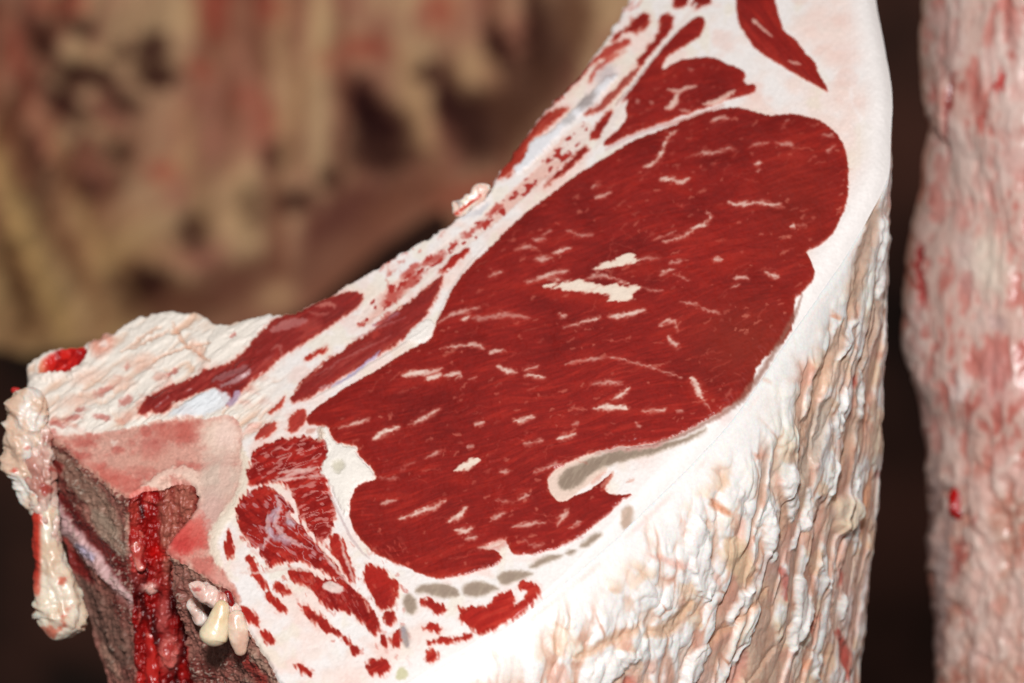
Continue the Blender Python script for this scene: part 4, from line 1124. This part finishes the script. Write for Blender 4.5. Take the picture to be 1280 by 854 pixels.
lobe('fat_lobe', [(58, 628, 14), (58, 680, 18), (63, 715, 22), (71, 745, 30), (75, 772, 33), (66, 800, 14)],
     lambda x, y, n: mixc(cream((238, 224, 204), (226, 200, 174), (216, 120, 96), .25, 7)(x, y, n), (198, 60, 44), sstep(54, 46, x) * sstep(750, 715, y)), .010, 5, .16, seg=90, ring=56)
lobe('fat_lobe', [(72, 700, 9), (80, 725, 15), (84, 752, 18), (88, 772, 13)], cream((242, 230, 208), (226, 190, 160), (214, 116, 92), .22, 9), .018, 6, .08)
lobe('fat_lobe', [(70, 790, 9), (88, 786, 11), (104, 778, 8)], cream((240, 228, 210), (230, 206, 184)), .018, 7, .12)
lobe('fat_lobe', [(279, 750, 7), (274, 774, 14), (266, 798, 20), (264, 808, 18)], cream((240, 222, 190), (228, 202, 164)), .014, 8, .04, 'cream teardrop of fat', .9)
lobe('fat_lobe', [(240, 737, 8), (254, 741, 13), (270, 748, 11)], cream((238, 206, 196), (222, 176, 164)), .008, 9, .10)
lobe('fat_lobe', [(238, 748, 7), (246, 764, 10), (256, 782, 10)], cream((240, 222, 212), (226, 190, 176)), .007, 10, .2)
lobe('fat_lobe', [(295, 762, 8), (297, 785, 13), (299, 802, 12), (302, 820, 6)], cream((236, 214, 194), (222, 184, 162)), .007, 11, .08)
lobe('marrow_flesh', [(214, 786, 5), (213, 800, 10), (210, 818, 12), (214, 836, 8)], cream((216, 110, 100), (180, 60, 54), (230, 160, 146), .2, 3), -.004, 31, .3)
lobe('marrow_flesh', [(176, 640, 4), (172, 665, 7), (171, 690, 7), (178, 715, 5)], cream((196, 80, 70), (160, 30, 28), (220, 140, 126), .2, 6), -.003, 32, .3)
lobe('marrow_flesh', [(180, 726, 6), (188, 734, 9), (198, 738, 6)], cream((226, 170, 158), (200, 90, 80)), -.003, 33, .25)
lobe('marrow_flesh', [(190, 760, 5), (188, 790, 8), (190, 830, 8), (194, 870, 6)], cream((190, 40, 34), (150, 16, 16), (214, 110, 96), .25, 8), -.004, 34, .3)
lobe('blood_clot', [(283, 738, 5), (288, 755, 6), (288, 772, 5)], lambda x, y, n: mixc((150, 20, 20), (110, 10, 12), sstep(-.2, .4, n)), .005, 12, .1)
lobe('fat_lobe', [(14, 486, 3), (20, 489, 5), (24, 494, 4)], lambda x, y, n: mixc((196, 50, 46), (150, 26, 28), sstep(-.2, .4, n)), .002, 13, .2)
# ragged scrap standing up on the rib edge
lobe('meat_scrap', [(566, 252, 2), (575, 262, 10), (586, 252, 9), (600, 240, 9), (612, 232, 6)],
     lambda x, y, n: mixc(mixc((242, 222, 208), (232, 196, 180), sstep(-.2, .4, n)), (200, 70, 50), sstep(3.2, 1.5, np.abs((x - 572) * .72 + (y - 266) * .95)) * sstep(604, 598, x)), .0, 14, .25, None, .4)

# ------------------------------------------------------------------ SIDE OF BEEF at the right edge
SIDE = empty('side_of_beef', tuple(CAM + ray(1420, 500) * 1.225 + np.array((0, 0, -.6))),
             'pale pink blurred side of beef at the right edge with a bright blood spot', 'meat')
sil = np.array([(-300, 1166), (-60, 1160), (0, 1160), (60, 1157), (130, 1158), (165, 1166), (210, 1158), (260, 1154), (310, 1146), (360, 1138), (410, 1132), (450, 1136),
                (490, 1152), (540, 1158), (620, 1166), (700, 1172), (780, 1178), (860, 1184), (1100, 1200), (1400, 1220)], float)
rows = 560
yy = np.r_[np.linspace(-300, -40, 12)[:-1], np.linspace(-40, 890, rows), np.linspace(890, 1400, 14)[1:]]
vis = np.linspace(0, 1, 230)
# angle 0 = left silhouette, growing over the front to the right, then round the back
th = np.r_[-.5 + 0 * vis[:1], np.linspace(-.45, 1.25, 250), np.linspace(1.25, 2 * np.pi - .5, 40)[1:-1]]
D0 = 1.225
xl = np.interp(yy, sil[:, 0], sil[:, 1])
RPX = 330.0
sc0 = D0 / FPX
rowsN = len(yy)
cx_ = CAM + ray(xl + RPX, yy) * D0
dx = -np.cos(th); dz = -np.sin(th)
fw = np.array((0, 1.0, 0))
Pn = cx_[:, None] + RGT * (RPX * sc0 * dx)[None, :, None] + fw * (RPX * sc0 * .8 * dz)[None, :, None]
Nn = RGT * dx[:, None] * .8 + fw * dz[:, None]
X_, Y_, _ = project(Pn)
q = Paint(X_, Y_, 6)
X, Y = q.X, q.Y
big = fbm(X / 40, Y / 120, 3, 3); rd = 1 - 2 * np.abs(fbm(X / 16 + .5 * big, Y / 46, 3, 6)); sm = fbm(X / 7, Y / 9, 3, 9)
low = sstep(520, 640, Y)
w1, w2 = worley(X / 34 + .5 * big, Y / 80 + .4 * noise(X / 20, Y / 30, 5), 3)
w3, w4 = worley(X / 11 + .3 * rd, Y / 18, 6)
q.h[:] = 2.4 * big + .9 * rd + (1.8 + 1.4 * low) * (1 - 1.5 * w1 ** 2) + .9 * (1 - 1.5 * w3 ** 2) * (.3 + low) + .5 * sm * (.3 + low)
col = mixc((222, 156, 144), (202, 120, 108), sstep(-.3, .5, big - .3 * rd))
col = mixc(col, (226, 206, 192), .7 * sstep(.2, .8, rd + .4 * sm))
col = mixc(col, (186, 108, 96), .5 * sstep(.1, .6, -rd + .4 * fbm(X / 22, Y / 30, 2, 8)))
col = mixc(col, mixc((204, 150, 128), (226, 200, 182), sstep(-.2, .5, sm)), .6 * low)
wt = sstep(.10, .5, 1 - 1.5 * w1 ** 2 + .5 * sm) * sstep(-.2, .4, fbm(X / 40, Y / 60, 2, 11))
col = mixc(col, (242, 220, 210), .6 * wt)
col = mixc(col, (188, 80, 70), .5 * sstep(.42, .7, fbm(X / 18, Y / 34, 3, 13)))
q.col[:] = col
q.mus[:] = .8
for x, y, rx, ry, an, cc, am, lf in ((1254, 100, 6, 14, 10, (196, 50, 46), .8, -.5), (1234, 145, 5, 16, 20, (196, 70, 60), .7, -.4), (1228, 120, 14, 26, 0, (206, 110, 98), .6, 0), (1270, 30, 14, 20, 0, (206, 130, 120), .6, 0),
                                     (1242, 330, 22, 44, -10, (238, 224, 206), .8, 1.5), (1210, 355, 8, 14, 0, (204, 150, 142), .8, -1), (1250, 402, 12, 10, 0, (206, 176, 170), .8, -1),
                                     (1203, 485, 10, 18, 20, (240, 226, 220), .75, 1.2), (1158, 345, 4, 38, 3, (176, 30, 30), .75, -1), (1160, 320, 4, 10, 0, (150, 16, 18), .8, -1),
                                     (1215, 215, 30, 40, 0, (226, 200, 188), .6, .8), (1265, 180, 25, 60, 0, (230, 204, 194), .5, .8), (1190, 60, 14, 40, 0, (200, 160, 150), .6, 1.6),
                                     (1184, 750, 8, 120, 3, (186, 164, 158), .85, -.8), (1172, 640, 8, 70, 3, (176, 150, 144), .8, -.6), (1250, 470, 20, 40, 0, (214, 156, 150), .6, 0), (1204, 700, 8, 26, 10, (170, 70, 60), .7, -1.2),
                                     (1230, 815, 12, 16, 0, (232, 200, 190), .7, 1.6), (1272, 780, 10, 12, 0, (234, 206, 194), .7, 1.4)):
    q.blob(x, y, rx, ry, an, cc, .6, am, 8, lf)
q.stroke([(1196, 90), (1192, 130), (1188, 165), (1187, 200)], 4.5, (110, 24, 24), 1.5, 1.5, .9, lift=-3, prof=4)
q.stroke([(1186, 100), (1180, 140), (1184, 172)], 12, (226, 176, 162), 4, 3, .8, lift=2.2, prof=6)
nr, nc = X_.shape
Ps = Pn + Nn[None] * (q.h.reshape(nr, nc) * .001)[..., None]
mesh_obj('fat_cover', Ps.reshape(-1, 3), grid_faces(nr, nc, True), np.c_[lin(q.col), q.mus], M_BACK, SIDE)
# blood spot: its own small blob lying in a tear
lo = LOIN; LOIN = SIDE
zz = D0 - .045
lobe('blood_spot', [(1199, 596, 9), (1203, 616, 12), (1201, 634, 16), (1209, 648, 9)], lambda x, y, n: mixc((206, 26, 26), (150, 12, 14), sstep(-.3, .4, n)), 0, 16, .25, None, .5, z=None if False else project(Ps.reshape(-1, 3)[np.argmin((X - 1202) ** 2 + (Y - 625) ** 2)][None])[2][0] + .0015)
LOIN = lo

# ------------------------------------------------------------------ CARCASS behind, rib cavity towards us
CAR = empty('beef_carcass', tuple(CAM + ray(300, 300) * 2.8 + np.array((0, .1, -.7))),
            'blurred yellowish carcass with dark hollows hanging behind the loin at upper left', 'meat')
low = np.array([(-400, 420), (-60, 428), (0, 436), (40, 446), (70, 440), (100, 436), (200, 428), (330, 412), (385, 390), (425, 356), (480, 306), (538, 268), (556, 262), (566, 292), (640, 300), (860, 260)], float)
xs = np.linspace(-400, 840, 250)
yb = np.interp(xs, low[:, 0], low[:, 1])
jj = np.linspace(0, 1, 190)
Yg = -420 + (yb[None] + 420) * jj[:, None]; Xg = xs[None] + 0 * Yg
q = Paint(Xg, Yg, 8)
X, Y = q.X, q.Y
fl_ = X - .25 * (Y - 200) * sstep(260, 40, X)
st = fbm((X + .45 * Y * sstep(330, 120, X)) / 26, Y / 150, 3, 4); md = fbm(X / 60, Y / 60, 3, 7)
col = mixc((184, 142, 114), (172, 116, 98), sstep(-.3, .4, md))
col = mixc(col, (206, 174, 136), .85 * sstep(.05, .4, st))
col = mixc(col, (132, 82, 64), .8 * sstep(.08, .45, -st))
col = mixc(col, (188, 152, 100), .6 * sstep(220, 330, Y) * sstep(260, 150, X))
band = sstep(-120, -20, Y - np.interp(X, low[:, 0], low[:, 1]))
col = mixc(col, (142, 92, 72), .75 * band * sstep(230, 330, X))
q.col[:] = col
q.h[:] = 5 * st + 8 * md
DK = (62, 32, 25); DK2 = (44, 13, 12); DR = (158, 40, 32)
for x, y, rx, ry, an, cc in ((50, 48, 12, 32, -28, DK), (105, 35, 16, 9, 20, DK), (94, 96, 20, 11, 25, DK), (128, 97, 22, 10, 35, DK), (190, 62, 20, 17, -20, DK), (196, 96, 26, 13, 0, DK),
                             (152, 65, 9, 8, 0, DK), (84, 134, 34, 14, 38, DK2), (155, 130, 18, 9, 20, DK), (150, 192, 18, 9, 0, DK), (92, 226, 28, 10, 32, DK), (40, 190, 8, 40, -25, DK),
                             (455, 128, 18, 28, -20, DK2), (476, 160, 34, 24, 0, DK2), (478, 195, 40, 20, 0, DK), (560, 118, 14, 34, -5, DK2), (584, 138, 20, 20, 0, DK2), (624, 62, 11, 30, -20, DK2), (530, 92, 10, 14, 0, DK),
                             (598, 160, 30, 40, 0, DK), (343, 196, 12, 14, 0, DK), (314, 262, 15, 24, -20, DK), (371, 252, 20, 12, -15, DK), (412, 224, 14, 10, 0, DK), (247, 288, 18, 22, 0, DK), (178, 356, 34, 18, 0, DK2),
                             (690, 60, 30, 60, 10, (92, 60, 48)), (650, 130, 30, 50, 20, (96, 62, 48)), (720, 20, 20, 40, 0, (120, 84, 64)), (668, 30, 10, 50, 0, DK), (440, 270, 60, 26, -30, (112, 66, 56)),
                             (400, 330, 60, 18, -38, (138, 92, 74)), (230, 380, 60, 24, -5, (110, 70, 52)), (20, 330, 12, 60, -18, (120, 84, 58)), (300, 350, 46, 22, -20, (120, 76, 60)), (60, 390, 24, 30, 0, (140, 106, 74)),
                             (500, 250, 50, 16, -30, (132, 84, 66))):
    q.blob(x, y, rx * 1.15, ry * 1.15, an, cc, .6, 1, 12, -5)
for x, y, rx, ry, an in ((264, 28, 18, 22, 0), (268, -4, 22, 18, 0), (250, 86, 16, 12, 20), (306, 120, 14, 14, 0), (62, 6, 24, 10, 0), (203, 215, 18, 12, 0), (340, 10, 20, 18, 0), (550, 10, 22, 26, 0), (20, 70, 10, 50, -15),
                         (330, 150, 16, 26, 0), (590, 240, 40, 12, -18), (455, 60, 26, 14, 0), (100, 5, 10, 12, 0), (405, 75, 12, 14, 0)):
    q.blob(x, y, rx, ry, an, (164, 62, 50), .9, .6, 8, -2)
for x, y, rx, ry, an in ((350, 40, 10, 60, 8), (345, 372, 24, 18, -30), (590, 85, 26, 30, 0), (235, 20, 12, 26, -20), (60, 330, 20, 90, -28), (20, 250, 14, 70, -22), (400, 40, 16, 60, 5), (300, 260, 30, 60, -8), (360, 120, 10, 60, 4),
                         (110, 70, 26, 10, 10), (120, 160, 40, 8, 30)):
    q.blob(x, y, rx, ry, an, (214, 180, 136), .8, .6, 8, 6)
for pts, wd, cc, am, lf in (([(-20, 150), (10, 250), (50, 340), (90, 430)], 34, (206, 168, 112), .8, 6), ([(25, 120), (40, 220), (85, 310), (130, 390)], 22, (112, 68, 48), .6, -5),
                            ([(60, 150), (85, 240), (130, 320), (170, 370)], 26, (190, 152, 106), .7, 6), ([(-20, 60), (8, 150), (30, 240)], 22, (150, 92, 66), .6, -3),
                            ([(40, 20), (32, 90), (50, 170), (100, 240)], 22, (160, 90, 74), .5, -2), ([(100, 140), (150, 210), (190, 260)], 14, (196, 166, 130), .6, 5),
                            ([(230, 130), (240, 220), (262, 300)], 30, (190, 152, 112), .6, 5), ([(380, 90), (370, 170), (350, 230)], 24, (184, 148, 108), .5, 4),
                            ([(505, 60), (520, 130), (545, 200)], 26, (190, 150, 112), .6, 5), ([(300, 60), (310, 140), (330, 200)], 34, (184, 118, 100), .5, 2),
                            ([(0, 300), (30, 370), (50, 440)], 20, (120, 84, 54), .5, -4)):
    q.stroke(pts, wd, cc, 12, 10, am, lift=lf, prof=14)
Dg = 2.75 + .16 * ((X - 300) / 500) ** 2 * -1 + .10 * np.clip((Y - 100) / 400, -1, 1) * 0 + .07 * sstep(250, -300, X) * -1
Z_ = Dg - q.h * .001
Pc = CAM + ray(X, Y) * Z_[:, None]
# thickness: the same sheet set back, joined round the edge
nr, nc = Yg.shape
Pk2 = CAM + ray(X, Y) * (Dg + .09)[:, None]
f1 = grid_faces(nr, nc); f2 = grid_faces(nr, nc)[:, ::-1] + nr * nc
ii = np.arange(nr * nc).reshape(nr, nc)
ring = np.r_[ii[0, :-1], ii[:-1, -1], ii[-1, :0:-1], ii[:0:-1, 0]]
rn = np.roll(ring, -1)
fs = np.stack((ring, rn, rn + nr * nc, ring + nr * nc), 1)
cc = lin(q.col)
mesh_obj('rib_wall', np.vstack((Pc, Pk2)), np.vstack((f1, f2, fs)), np.c_[np.vstack((cc, cc * .8)), np.full(2 * nr * nc, .4)], M_RIBS, CAR)
